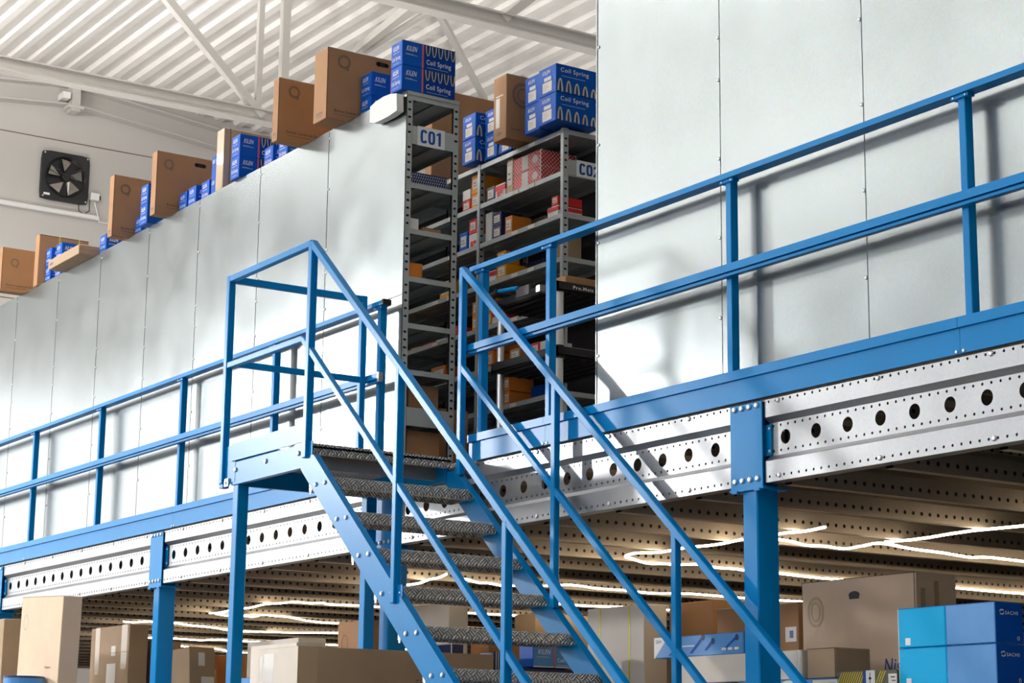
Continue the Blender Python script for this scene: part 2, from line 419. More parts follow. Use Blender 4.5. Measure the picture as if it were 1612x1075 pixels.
q = MB(); q.tube([(fx+.04, fc[1]+.24, fc[2]-.38), (fx+.05, fc[1]+.25, fc[2]-.5), (fx+.05, fc[1]+.33, fc[2]-.55), (fx+.05, fc[1]+.42, fc[2]-.48), (fx+.04, fc[1]+.42, fc[2]-.3)], .008, 'black'); q.build('cable', fan)
b = MB(); b.cbox(fx, fx+.07, 11.12, 11.26, 8.64, 8.75, 'lampw'); b.box(fx+.01, fx+.05, 11.26, 11.29, 8.66, 8.72, 'black')
one('junction_box', 'small white junction box on the wall beside the extractor fan', 'junction box', b, (fx, 11.19, 8.69))
b = MB(); b.tube([(XW+.05, 8.2, 8.375), (XW+.05, 11.27, 8.362)], .04, 'lampw'); b.tube([(XW+.04, 11.27, 8.362), (XW+.04, 11.3, 8.3), (XW+.04, 11.2, 8.62)], .012, 'lampw')
b.tube([(XW+.03, 11.3, 8.31), (XW+.03, 12.6, 8.30)], .012, 'lampw')
one('wall_conduit', 'white horizontal pipe on the end wall below the extractor fan', 'pipe', b, (XW+.05, 9.7, 8.37))

# =================================================================== MEZZANINE
Y0 = 6.0
cols = [-3.69, -7.137, -10.54, -13.94, -17.42, -20.9]
hw = .115
def beam_profile_mesh(b, x0, x1):
    """sigma section with real perforations; y grows inwards"""
    r = .028; yf = Y0; ym = Y0+r
    def f0(a, z): return (a, yf, z)
    def f1(a, z): return (a, ym, z)
    m = 'galvb'; p = .05; n = int((x1-x0)/p); xs = x0+((x1-x0)-n*p)/2
    def strip(fn, z0, z1, holes=None):
        if holes is None: b.face([fn(x0, z0), fn(x1, z0), fn(x1, z1), fn(x0, z1)], m); return
        zc, rx, rz, pp, nn = holes; cnt = int((x1-x0)/pp+1e-6); st = x0+((x1-x0)-cnt*pp)/2 if pp < .1 else x0+.006; cnt = min(cnt, int((x1-st)/pp+1e-6))
        if st > x0+1e-5:
            b.face([fn(x0, z0), fn(st, z0), fn(st, z1), fn(x0, z1)], m); e = st+cnt*pp; b.face([fn(e, z0), fn(x1, z0), fn(x1, z1), fn(e, z1)], m)
        for i in range(cnt):
            b.holed((st+i*pp, st+(i+1)*pp, z0, z1), st+(i+.5)*pp, zc, rx, rz, fn, m, nn)
    b.face([(x0, yf+.07, 1.668), (x0, yf, 1.668), (x1, yf, 1.668), (x1, yf+.07, 1.668)], m)   # top flange
    strip(f0, 1.645, 1.668, (1.6565, .0065, .0068, p, 8))
    strip(f0, 1.586, 1.645)
    b.face([f0(x0, 1.586), f1(x0, 1.561), f1(x1, 1.561), f0(x1, 1.586)], m)
    strip(f1, 1.532, 1.561, (1.545, .0065, .0068, p, 8))
    strip(f1, 1.440, 1.532, (1.487, .033, .034, .2068, 16))
    strip(f1, 1.406, 1.440, (1.428, .0065, .0068, p, 8))
    b.face([f1(x0, 1.406), f0(x0, 1.381), f0(x1, 1.381), f1(x1, 1.406)], m)
    strip(f0, 1.325, 1.381)
    strip(f0, 1.284, 1.325, (1.308, .0065, .0068, p, 8))
    b.face([(x0, yf, 1.284), (x0, yf+.07, 1.284), (x1, yf+.07, 1.284), (x1, yf, 1.284)], m)
    b.face([(x0, yf+.07, 1.284), (x0, yf+.07, 1.3), (x1, yf+.07, 1.3), (x1, yf+.07, 1.284)], m)
jx = [-6.262-.6575*i for i in range(-5, 33)]
bl = ['perforated galvanized edge beam right of the nearest blue column, above the stacked blue cartons',
      'perforated galvanized edge beam behind the staircase, left of the nearest blue column',
      'perforated galvanized edge beam behind the landing, right of the column with four-bolt plate',
      'perforated galvanized edge beam over the leaning tall carton at the far left', 'perforated galvanized edge beam past the leftmost column']
for i in range(5):
    xa, xb = cols[i+1]+.0, cols[i]-.0
    x0, x1 = xa+.03+.12, xb-.155
    t = thing('edge_beam', bl[i], 'beam', (x0, Y0, 1.284), 'mezzanine edge beams')
    b = MB(); beam_profile_mesh(b, xa+.125, xb-.118); o = b.build('beam_web', t)
    md = o.modifiers.new('s', 'SOLIDIFY'); md.thickness = .0025; md.offset = 0
    for X in jx:
        if x0 < X < x1:
            for z in (1.6565, 1.308):
                q = MB(); q.bolt((X, Y0, z), (0, -1, 0), .012); q.build('bolt', t)

cl = ['blue steel column in front right, between the staircase and the blue cartons', 'blue column behind the staircase, standing behind the grey-brown carton', 'blue column left of the landing leg, second from the left edge', 'blue column cut by the left edge of the picture']
for i, X in enumerate(cols[1:5]):
    t = thing('steel_column', cl[i], 'column', (X, 6.1, FL), 'mezzanine columns')
    b = MB(); b.cbox(X-.05, X+.055, 6.004, 6.135, FL, 1.66, 'blue', .006); b.build('shaft', t)
    b = MB(); b.box(X-.105, X-.05, 6.033, 6.04, 1.41, 1.555, 'blue'); b.box(X+.055, X+.145, 6.018, 6.0255, 1.41, 1.555, 'blue')
    for z in (1.43, 1.535): b.bolt((X+.132, 6.018, z), (0, -1, 0), .008)
    b.build('side_bracket', t)
    b = MB(); b.cbox(X-hw, X+hw, 5.988, 5.996, 1.268, 1.667, 'blue', .002); b.build('head_plate', t)
    for z in (1.648, 1.306):
        for dx in (-.08, -.028, .026, .08):
            q = MB(); q.bolt((X+dx, 5.988, z), (0, -1, 0), .0135, h=.01); q.build('bolt', t)
    b = MB(); b.box(X-.12, X+.12, 5.985, 6.14, 1.258, 1.27, 'blue'); b.box(X-.1, X-.06, 5.98, 6.0, 1.25, 1.262, 'blue'); b.box(X+.06, X+.1, 5.98, 6.0, 1.25, 1.262, 'blue'); b.build('seat_plate', t)
    b = MB(); b.box(X-.12, X+.12, 5.99, 6.16, FL, FL+.012, 'blue'); b.build('base_plate', t)

# joists
def joist_mesh(L):
    b = MB(); z0 = 1.272; z1 = 1.655; m = 'joist'; p = .06
    def fn(a, z): return (0 if not (1.32 < z < 1.6) else 0, a, z)
    ya = 6.075; yb = ya+L; cnt = int(L/p)
    b.face([(0, ya, z1), (-.05, ya, z1), (-.05, yb, z1), (0, yb, z1)], m)
    for (za, zb, zc) in ((1.288, 1.33, 1.312), (1.395, 1.43, 1.412), (1.52, 1.555, 1.538)):
        for i in range(cnt): b.holed((ya+i*p, ya+(i+1)*p, za, zb), ya+(i+.5)*p, zc, .0108, .0108, lambda a, z: (-.02 if za > 1.35 else 0, a, z), m, 8)
    for (xa, za, xb, zb) in ((0, 1.272, 0, 1.288), (0, 1.33, 0, 1.37), (0, 1.37, -.02, 1.395), (-.02, 1.43, -.02, 1.52), (-.02, 1.555, -.02, 1.58), (-.02, 1.58, 0, 1.605), (0, 1.605, 0, z1)):
        b.face([(xa, ya, za), (xa, yb, za), (xb, yb, zb), (xb, ya, zb)], m)
    b.face([(0, ya, z0), (-.05, ya, z0), (-.05, yb, z0), (0, yb, z0)], m)
    b.face([(-.045, ya, z0), (-.045, yb, z0), (-.045, yb, z1), (-.045, ya, z1)], 'sheetd')  # inner face coloured dark, standing in for the unlit hollow behind the holes
    return b
j0 = None
for X in jx:
    if j0 is None:
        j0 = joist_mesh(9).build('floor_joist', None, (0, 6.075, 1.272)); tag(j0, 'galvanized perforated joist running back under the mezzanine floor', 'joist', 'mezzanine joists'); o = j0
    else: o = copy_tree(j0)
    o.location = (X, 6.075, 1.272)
b = MB(); b.box(-27, -3, 6.02, 15.2, 1.668, 1.681, 'joist'); b.box(-27, -3, 6.02, 15.2, 1.681, 1.70, 'floor')
one('mezzanine_deck', 'flat mezzanine floor deck resting on the perforated joists', 'floor deck', b, (-15, 10, 1.668))
b = MB(); b.box(-27, -3, 15.2, 15.35, FL, 1.66, 'card2')
one('rear_partition', 'brown-grey wall closing the dark space under the mezzanine', 'partition', b, (-15, 15.2, FL))

# kick plate along the edge
def kick(x0, x1, label):
    b = MB()
    b.poly_x([(5.985, 1.681), (6.0, 1.681), (6.0, 1.833), (5.9715, 1.833), (5.9715, 1.789), (5.985, 1.787)], x0+.001, x1-.001, 'blue')
    for x in (x0+.02, x1-.02): b.bolt((x, 5.985, 1.69), (0, -1, 0), .008)
    one('kick_plate', label, 'kick plate', b, (x0, 5.98, 1.681), 'blue kick plates')
kick(-5.76, -2.6, 'folded blue kick plate at the right edge of the picture'); kick(-8.80, -5.76, 'folded blue kick plate above the nearest column head')
kick(-9.57, -8.80, 'short blue kick plate piece at the right side of the stair opening')
kick(-13.65, -10.6, 'blue kick plate behind the landing posts'); kick(-16.75, -13.65, 'blue kick plate left of the landing, above the second column'); kick(-19.9, -16.75, 'blue kick plate at the left edge of the picture')

# guard rails
def guard(name, label, x0, x1, posts, cap):
    t = thing(name, label, 'railing', (posts[0], 6.01, 1.7))
    b = MB(); b.poly_x([(5.978, 2.792), (6.045, 2.792), (6.045, 2.82), (5.978, 2.82)], x0, x1, 'blue'); o = b.build('top_rail', t)
    b = MB(); b.poly_x([(5.957, 2.318), (6.001, 2.318), (6.001, 2.356), (5.957, 2.356)], x0, x1, 'blue'); b.poly_x([(5.968, 2.300), (6.001, 2.300), (6.001, 2.3178), (5.968, 2.3135)], x0, x1, 'blue'); b.build('middle_rail', t)
    for X in posts:
        b = MB(); b.cbox(X-.02, X+.02, 6.0015, 6.048, 1.702, 2.7915, 'blue', .003); o = b.build('post', t)
        q = MB(); q.box(X-.05, X+.05, 5.99, 6.03, 2.776, 2.791, 'blue'); q.bolt((X-.035, 5.99, 2.783), (0, -1, 0), .005); q.bolt((X+.035, 5.99, 2.783), (0, -1, 0), .005); q.build('post_bracket', t)
    if cap:
        X = x1; b = MB(); b.cbox(X, X+.022, 5.972, 6.033, 2.789, 2.823, 'black', .002); b.cbox(X, X+.02, 5.953, 5.987, 2.298, 2.358, 'alu', .002); b.build('end_cap', t)
    else:
        b = MB(); b.cbox(x0-.006, x0, 5.953, 5.987, 2.298, 2.358, 'alu', .001); b.build('end_cap', t)
    return t
guard('guard_rail', 'blue guard rail on the left part of the mezzanine edge, ending in a black cap', -19.85, -10.60, [-10.676, -12.13, -13.655, -15.24, -16.75, -18.3], True)
guard('guard_rail', 'blue guard rail on the right, in front of the large smooth metal panels', -9.585, -2.6, [-9.494, -8.81, -7.264, -5.72, -4.18], False)

# =================================================================== STAIRCASE
st = thing('staircase', 'blue steel staircase with checkered aluminium treads and a railed landing at its top left', 'staircase', (-9.6, 5.5, FL))
SL = .849
yn0, yn1 = 5.02, 5.03        # near stringer plate
yf0, yf1 = 5.9515, 5.966       # far stringer plate
def zt(X): return .707-SL*(X+8.52)      # upper edge of stringer
def stringer(y0, y1, name):
    b = MB(); Xa, Xb = -9.745, -6.0
    top = [(-9.765, 1.64), (-9.655, 1.64), (-9.62, zt(-9.62)), (Xb, zt(Xb))]; bot = [(Xb, zt(Xb)-.232), (-9.765, 1.575)]
    b.poly_y(top+bot, y0, y1, 'blue')
    # folded flange on the hidden side
    sgn = 1 if y0 < 5.5 else -1
    ya = y1 if sgn > 0 else y0
    b.raw([(-9.62, ya, zt(-9.62)), (Xb, ya, zt(Xb)), (Xb, ya+sgn*.03, zt(Xb)), (-9.62, ya+sgn*.03, zt(-9.62)), (-9.62, ya, zt(-9.62)-.006), (Xb, ya, zt(Xb)-.006), (Xb, ya+sgn*.03, zt(Xb)-.006), (-9.62, ya+sgn*.03, zt(-9.62)-.006)],
          [(0, 1, 2, 3), (7, 6, 5, 4), (0, 4, 5, 1), (1, 5, 6, 2), (2, 6, 7, 3), (3, 7, 4, 0)], 'blue')
    return b.build(name, st)
stringer(yn0, yn1, 'stringer'); stringer(yf0, yf1, 'stringer')
for n in range(-1, 14):
    zt_ = 1.505-.2115*n; Xn = -9.455+.249*n
    b = MB(); ya, yb = 5.036, 5.950
    if n == -1:
        zt_, Xn = 1.716, -9.70
    d = .235 if n >= 0 else .12
    # nosing profile in (x,z): rounded lip turned down and back
    prof = [(Xn-d, zt_), (Xn-.012, zt_), (Xn-.003, zt_-.004), (Xn, zt_-.014), (Xn, zt_-.042), (Xn-.004, zt_-.052), (Xn-.014, zt_-.057), (Xn-.045, zt_-.057), (Xn-.045, zt_-.052), (Xn-.016, zt_-.05), (Xn-.007, zt_-.042), (Xn-.007, zt_-.014), (Xn-.014, zt_-.006), (Xn-d, zt_-.006)]
    b.poly_y(prof, ya, yb, 'tread')
    if n >= 0:
        for y in (ya, yb-.004): b.poly_y([(Xn-d, zt_-.006), (Xn-.03, zt_-.006), (Xn-.03, zt_-.05), (Xn-d+.03, zt_-.06), (Xn-d, zt_-.06)], y, y+.004, 'alu')
        b.box(Xn-d, Xn-d+.006, ya, yb, zt_-.06, zt_-.004, 'tread')
    b.build('tread', st)
    if n >= 0:
        for X in (Xn-.121, Xn-.019):
            for y in (yn0, yf0):
                q = MB(); q.bolt((X, y, zt_-.034), (0, -1, 0), .0125, h=.01); q.build('bolt', st)
        q = MB(); q.box(Xn-.214, Xn-.196, 5.031, 5.036, zt_-.075, zt_-.035, 'alu'); q.build('tread_bracket', st)
# landing platform
b = MB(); b.box(-10.63, -9.70, 5.04, 5.96, 1.69, 1.716, 'tread')
b.build('landing_deck', st)
b = MB(); b.box(-10.63, -9.76, 5.024, 5.03, 1.583, 1.714, 'blue'); b.box(-10.63, -9.76, 5.03, 5.06, 1.583, 1.589, 'blue')
for X, z in ((-10.59, 1.668), (-10.20, 1.672), (-9.80, 1.668)): b.bolt((X, 5.024, z), (0, -1, 0), .014, h=.011)
b.build('landing_fascia', st)
b = MB(); b.box(-10.66, -10.63, 5.03, 5.96, 1.583, 1.714, 'blue'); b.box(-10.63, -9.75, 5.945, 5.965, 1.583, 1.714, 'blue'); b.box(-9.86, -9.852, 5.04, 5.94, 1.60, 1.69, 'joist')
b.build('landing_frame', st)
b = MB(); b.box(-10.64, -9.72, 5.012, 5.02, 1.722, 1.826, 'blue'); b.box(-10.64, -9.72, 5.02, 5.034, 1.818, 1.826, 'blue'); b.build('landing_kick_plate', st)
b = MB(); b.box(-10.66, -10.654, 5.04, 5.94, 1.722, 1.826, 'blue'); b.build('landing_kick_plate', st)
for (X, Y) in ((-10.60, 5.065), (-10.585, 5.915)):
    b = MB(); b.cbox(X-.035, X+.035, Y-.035, Y+.035, FL+.01, 1.583, 'blue', .005); b.build('landing_leg', st)
    b = MB(); b.box(X-.07, X+.07, Y-.07, Y+.07, FL, FL+.012, 'blue'); b.build('foot_plate', st)
tw = .04
def bar(name, p0, p1, w=tw, h=tw, up=(0, 0, 1)):
    b = MB(); b.bar(p0, p1, w, h, 'blue', up=up, c=.004); return b.build(name, st)
yn = 5.04-.02+.005; yn = 5.022; yf = 5.932
# near side
XA = -10.755
b = MB(); b.cbox(XA-.022, XA+.022, yn-.0212, yn+.0212, 1.60, 2.8635, 'blue', .004); b.build('landing_post', st)
b = MB(); b.cbox(XA-.022, XA+.03, yn-.015, yn+.025, 1.575, 1.60, 'blue', .002); b.box(XA+.02, -10.6, yn+.0, yn+.03, 1.60, 1.82, 'blue'); b.box(XA+.04, XA+.09, yn-.012, yn+.0, 1.58, 1.625, 'alu'); b.bolt((XA+.06, yn-.012, 1.6), (0, -1, 0), .01); b.build('post_bracket', st)
XB = -9.70
bar('landing_top_rail', (XA, yn, 2.842), (XB, yn, 2.842)); bar('landing_middle_rail', (XA, yn-.0, 2.31), (XB-.08, yn, 2.31), .034, .036)
def hl(z0, X0, X): return z0-.862*(X-X0)
bar('handrail', (XB, yn, 2.842), (-6.15, yn, hl(2.842, XB, -6.15)))
bar('lower_handrail', (XB-.08, yn, 2.31), (-6.25, yn, hl(2.31, XB-.08, -6.25)), .034, .036)
b = MB(); b.cbox(XB-.021, XB+.021, yn-.0212, yn+.0212, 1.63, 2.83, 'blue', .004); b.box(XB+.02, XB+.06, yn+.0, yn+.006, 1.62, 1.72, 'blue'); b.build('baluster', st)
for X, zb in ((-8.70, .78), (-7.685, -.085), (-6.67, -.95)):
    b = MB(); b.cbox(X-.02, X+.02, yn-.0212, yn+.0212, zb, hl(2.842, XB, X)-.01, 'blue', .004); b.box(X+.018, X+.07, yn+.0, yn+.006, zb+.0, zb+.09, 'blue'); b.bolt((X+.045, yn, zb+.05), (0, -1, 0), .006); b.build('baluster', st)
# far side
XC = -9.573
hf = lambda X: 2.643-.0235-.853*(X+9.366)
mf = lambda X: 2.143-.018-.853*(X+9.454)
bar('handrail', (XC, yf, hf(XC)), (-6.15, yf, hf(-6.15))); bar('lower_handrail', (XC, yf, mf(XC)), (-6.25, yf, mf(-6.25)), .034, .036)
for X, zb, ztop in ((XC, 1.60, hf(XC)+.015), (-8.626, .8, hf(-8.626)-.01), (-7.60, -.08, hf(-7.60)-.01), (-6.6, -.95, hf(-6.6)-.01)):
    b = MB(); b.cbox(X-.02, X+.02, yf-.0185, yf+.0185, zb, ztop, 'blue', .004); b.build('baluster', st)
# left side of the landing
bar('landing_side_rail', (XA, yn, 2.842), (XA, 5.93, 2.842)); bar('landing_side_middle_rail', (XA, yn, 2.33), (XA, 5.93, 2.33), .034, .036)
b = MB(); b.cbox(XA-.0205, XA+.0205, 5.911, 5.951, 1.70, 2.864, 'blue', .004); b.build('landing_post', st)

# =================================================================== SHELVING
YP = 6.105
ZT = 4.206
def rivets(b, X, zs, y):
    for z in zs: b.bolt((X, y, z), (0, -1, 0), .009, h=.006)
sh = thing('shelving_row', 'long row of metal shelving faced with tall plain zinc panels, its end marked C01', 'shelving', (-10.578, 6.3, 1.7))
seams = [-10.578, -11.612, -12.655, -13.695, -14.65, -15.665, -16.65, -17.70, -18.7, -19.7]
for i in range(len(seams)-1):
    x1, x0 = seams[i]-.0045, seams[i+1]+.0045
    if i == 0: x1 = seams[0]+.004
    b = MB()
    for (za, zb) in ((1.74, 2.866), (2.870, ZT)):
        b.raw([(x0, YP, za), (x1, YP, za), (x1, YP, zb), (x0, YP, zb), (x0, YP+.0015, za), (x1, YP+.0015, za), (x1, YP+.0015, zb), (x0, YP+.0015, zb)],
              [(0, 1, 2, 3), (7, 6, 5, 4), (0, 4, 5, 1), (1, 5, 6, 2), (2, 6, 7, 3), (3, 7, 4, 0)], 'galv')
    # folded edges at the seam
    rivets(b, x0+.008, (2.15, 2.557, 2.96, 3.21, 3.37, 3.79, 4.15), YP)
    b.build('back_panel', sh)
levels = [4.18, 3.89, 3.60, 3.30, 2.99, 2.69, 2.395, 2.10, 1.80]
def shelf(b, x0, x1, y0, y1, z, m='shelf'):
    b.box(x0, x1, y0, y1, z-.0, z+.003, m)
    for (a, c) in ((y0, y0+.002), (y1-.002, y1)): b.box(x0, x1, a, c, z-.030, z, m)
    for (a, c) in ((x0, x0+.002), (x1-.002, x1)): b.box(a, c, y0+.002, y1-.002, z-.030, z, m)
    for q in (.33, .66): b.box(x0+.01, x1-.01, y0+(y1-y0)*q-.02, y0+(y1-y0)*q+.02, z-.012, z-.001, m)
def upright(b, X, y, dx, dy, z1):
    """slotted angle post, legs dx along X and dy along Y, slots as dark recessed pockets"""
    t = .002; z0 = 1.70
    b.box(min(X, X+dx), max(X, X+dx), y, y+(t if dy > 0 else -t), z0, z1, 'shelf') if False else None
    ya, yb = (y, y+dy) if dy > 0 else (y+dy, y)
    xa, xb = (X, X+dx) if dx > 0 else (X+dx, X)
    yw = ya if dy > 0 else yb-t; xw = xb-t if dx < 0 else xa
    b.box(xa, xb, yw, yw+t, z0, z1, 'shelf')        # leg along X
    # leg along Y with real slots
    p = .05; n = int((z1-z0)/p); st_ = z1-n*p
    X_ = X
    if st_ > z0: b.face([(X_, ya, z0), (X_, yb, z0), (X_, yb, st_), (X_, ya, st_)], 'shelf')
    for i in range(n):
        b.holed((ya, yb, st_+i*p, st_+(i+1)*p), (ya+yb)/2, st_+(i+.5)*p, .013, .008, lambda a, z: (X_, a, z), 'shelf', 8)
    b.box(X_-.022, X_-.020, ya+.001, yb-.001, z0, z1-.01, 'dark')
yA, yB = 6.112, 6.50
bays = [(-10.578, -11.612), (-11.612, -12.655), (-12.655, -13.695), (-13.695, -14.65), (-14.65, -15.665), (-15.665, -16.65), (-16.65, -17.7), (-17.7, -18.7)]
for i, (x1, x0) in enumerate(bays):
    for z in (levels if i < 3 else levels[:1]+levels[3:4]):
        b = MB(); shelf(b, x0+.002, x1-.003, yA, yB, z); b.build('shelf', sh)
for i, X in enumerate(seams[:9]):
    for y, dy in ((yA, .042), (yB+.002, -.042)):
        b = MB(); upright(b, X, y, -.03, dy, ZT-.004 if i else ZT+.002); b.build('upright', sh)
def text_plate(parent, X, y0, y1, z0, z1, s, plate0, plate1, ww=.0):
    b = MB(); b.box(X-.004, X+.001, plate0, plate1, z0, z1, 'shelf'); b.build('end_plate', parent)
    q = MB(); q.box(X+.001, X+.003, y0, y1, z0-.002, z1+.006, 'signw'); sg = q.build('sign', parent)
    F = (Vector((X+.003, y0, z0)), Vector((0, 1, 0)), Vector((0, 0, 1)), Vector((1, 0, 0)))
    W_, H_ = y1-y0, z1-z0; gw, gh, v0, t_ = W_*.25, H_*.74, H_*.14, W_*.085
    k = MB()
    def ring(u0, a0, a1):
        o_ = F[0]+F[3]*.0016; n_ = 28; vs = []
        for i in range(n_+1):
            a = a0+(a1-a0)*i/n_; c_, s_ = math.cos(a), math.sin(a)
            f_ = lambda c, p: math.copysign(abs(c)**p, c)
            for (ru, rv) in ((gw/2, gh/2), (gw/2-t_, gh/2-t_*.8)):
                vs.append(o_+F[1]*(u0+gw/2+ru*f_(c_, .6))+F[2]*(v0+gh/2+rv*f_(s_, .6)))
        k.raw(vs, [(2*i, 2*i+2, 2*i+3, 2*i+1) for i in range(n_)], 'signb')
    for i_, ch in enumerate(s):
        u0 = W_*.10+i_*W_*.285
        if ch == 'C': ring(u0, .16*PI, 1.84*PI)
        elif ch == '0': ring(u0, 0, 2*PI)
        elif ch == '1':
            k.rect(F, u0+gw*.36, u0+gw*.36+t_, v0, v0+gh, 'signb', .0016); o_ = F[0]+F[3]*.0018
            k.face([o_+F[1]*(u0+gw*.05)+F[2]*(v0+gh*.72), o_+F[1]*(u0+gw*.5)+F[2]*(v0+gh*.84), o_+F[1]*(u0+gw*.5)+F[2]*(v0+gh), o_+F[1]*(u0+gw*.05)+F[2]*(v0+gh*.86)], 'signb')
        elif ch == '2':
            o_ = F[0]+F[3]*.0016; n_ = 14; vs = []
            for q in range(n_+1):
                a = PI-q*(PI*1.18)/n_; c_, s_ = math.cos(a), math.sin(a)
                for (ru, rv) in ((gw/2, gh*.3), (gw/2-t_, gh*.3-t_*.8)): vs.append(o_+F[1]*(u0+gw/2+ru*c_)+F[2]*(v0+gh*.7+rv*s_))
            k.raw(vs, [(2*i, 2*i+2, 2*i+3, 2*i+1) for i in range(n_)], 'signb')
            k.face([vs[-2], vs[-1], o_+F[1]*u0+F[2]*(v0+gh*.1), o_+F[1]*(u0+t_*1.1)+F[2]*(v0+gh*.14)], 'signb')
            k.rect(F, u0, u0+gw, v0, v0+gh*.16, 'signb', .0018)
    k.build('sign_lettering', sg)
text_plate(sh, -10.577, 6.192, 6.395, 3.858, 3.978, 'C01', 6.155, 6.46)
b = MB(); b.box(-10.580, -10.575, 6.155, 6.46, 2.045, 2.16, 'shelf'); b.build('end_plate', sh)
b = MB(); b.box(-10.5778, -10.5745, 6.112, 6.502, 4.182, 4.207, 'shelf'); b.build('end_plate', sh)

sh2 = thing('shelving_row', 'open metal shelving row seen through the stair opening, its end marked C02', 'shelving', (-10.585, 7.5, 1.7))
y2, y3 = 7.33, 7.74
b2 = [-10.585, -11.625, -12.665, -13.705, -14.745, -15.785]
for i in range(5):
    x1, x0 = b2[i], b2[i+1]
    for z in levels:
        b = MB(); shelf(b, x0+.002, x1-.003, y2+.002, y3, z)
        o = b.build('shelf', sh2)
        if i < 3:
            q = MB()
            for dx in (.42, .62):
                if random.random() < .8: q.box(x0+dx, x0+dx+.075, y2-.001, y2+.002, z-.028, z-.002, 'paper')
            if q.f: q.build('shelf_label', o)
    b = MB(); b.box(x0+.003, x1-.003, y3+.001, y3+.003, 1.72, 4.17, 'sheetd'); b.build('rear_sheet', sh2)
for i, X in enumerate(b2):
    for y, dy in ((y2-.001, .042), (y3+.002, -.042)):
        b = MB(); upright(b, X, y, -.032, dy, 4.19); b.build('upright', sh2)
text_plate(sh2, -10.584, 7.437, 7.64, 3.868, 3.975, 'C02', 7.372, 7.70)

# tall smooth panels on the right
pw = thing('panel_wall', 'tall bright wall of smooth zinc panels standing behind the right guard rail', 'metal wall', (-8.495, YP, 1.7))
px = [-8.495, -7.443, -6.418, -5.36, -4.3, -3.2]
for i in range(5):
    x0, x1 = px[i]+.0035, px[i+1]-.0035
    b = MB()
    for (za, zb) in ((1.72, 2.866), (2.870, 6.2)):
        b.raw([(x0, YP, za), (x1, YP, za), (x1, YP, zb), (x0, YP, zb), (x0, YP+.0015, za), (x1, YP+.0015, za), (x1, YP+.0015, zb), (x0, YP+.0015, zb)],
              [(0, 1, 2, 3), (7, 6, 5, 4), (0, 4, 5, 1), (1, 5, 6, 2), (2, 6, 7, 3), (3, 7, 4, 0)], 'galv')
    rivets(b, x1-.008, (2.152, 2.557, 2.964, 3.375, 3.60, 4.0), YP); 
    b.build('panel', pw)
b = MB(); b.box(-8.50, -8.492, YP-.004, YP+.04, 1.72, 6.2, 'galv'); rivets(b, -8.48, (2.13, 2.75, 3.3, 3.86), YP); b.build('edge_strip', pw)
b = MB(); b.box(-8.49, -3.2, YP+.003, YP+.44, 1.702, 6.19, 'shelf'); b.build('shelf_carcass', pw)

# emergency luminaire on the panel
b = MB(); pr = [(-10.925, 4.068), (-10.86, 4.05), (-10.78, 4.046), (-10.68, 4.046), (-10.575, 4.056), (-10.583, 4.172), (-10.66, 4.19), (-10.75, 4.197), (-10.85, 4.192), (-10.925, 4.176)]
b.poly_y(pr, 6.035, 6.085, 'lampw')
lm = thing('emergency_light', 'white plastic emergency luminaire fixed at the top corner of the zinc panels', 'lamp', (-10.75, 6.1, 4.1)); b.build('cover', lm)
b = MB(); b.box(-10.88, -10.60, 6.085, YP-.001, 4.07, 4.17, 'black'); b.build('back_plate', lm)

# =================================================================== CARTONS
UY = Vector((0, 1, 0)); UX = Vector((1, 0, 0)); UZ = Vector((0, 0, 1))
def frames(w, d):
    """front frame (-Y face) and side frame (+X face) of a carton whose origin is its front right bottom corner"""
    return (Vector((-w, 0, 0)), UX, UZ, -UY), (Vector((0, 0, 0)), UY, UZ, UX)
def seams_(b, F, W, H, flap=.4):
    b.rect(F, 0.0, W, H-.0022, H-.0002, 'cardd', .0006)
def carton(name, label, cat, pos, w, d, h, m='card', deco=None, group=None, rot=(0, 0, 0), c=.004):
    b = MB(); b.cbox(-w, 0, 0, d, 0, h, m, c)
    F, G = frames(w, d)
    if deco: deco(b, F, G, w, d, h)
    o = b.build(name, None, (0, 0, 0)); o.location = pos; o.rotation_euler = rot
    return tag(o, label, cat, group)
def d_kilen_a(b, F, G, w, d, h):       # stripes left, springs on top hanging down, words below
    b.rect(G, 0, d, h-.003, h-.0005, 'kblue2', .0008)
    b.text(G, 'KILEN', d*.075, h*.60, d*.20, h*.20, 'white', .014, .3); b.rect(G, d*.04, d*.10, h*.585, h*.60, 'red'); b.rect(G, d*.06, d*.28, h*.44, h*.452, 'white'); b.rect(G, d*.06, d*.2, h*.47, h*.478, 'white')
    b.rect(G, d*.365, d*.395, 0.002, h-.004, 'pink')
    b.rect(G, d*.41, d*.995, h*.001, h*.97, 'kblue2', .0007)
    for i in range(5):
        cu = d*(.46+i*.118); b.arc(G, cu, h*.99, d*.045, h*.47, .013, PI, 2*PI, 'sprd', off=.0013); b.arc(G, cu+.006, h*.99, d*.045, h*.45, .007, PI*1.02, 1.98*PI, 'spr', off=.0018)
    b.text(G, 'Coil Spring', d*.45, h*.14, d*.46, h*.26, 'white', .008); b.rect(G, d*.46, d*.86, h*.075, h*.085, 'white')
    b.text(F, 'KILEN', w*.20, h*.66, w*.52, h*.19, 'white', .014, .3); b.rect(F, w*.18, w*.75, h*.56, h*.575, 'white')
    b.text(F, 'Coil Spring', w*.12, h*.22, w*.72, h*.2, 'white', .01); b.rect(F, w*.2, w*.75, h*.12, h*.13, 'white')
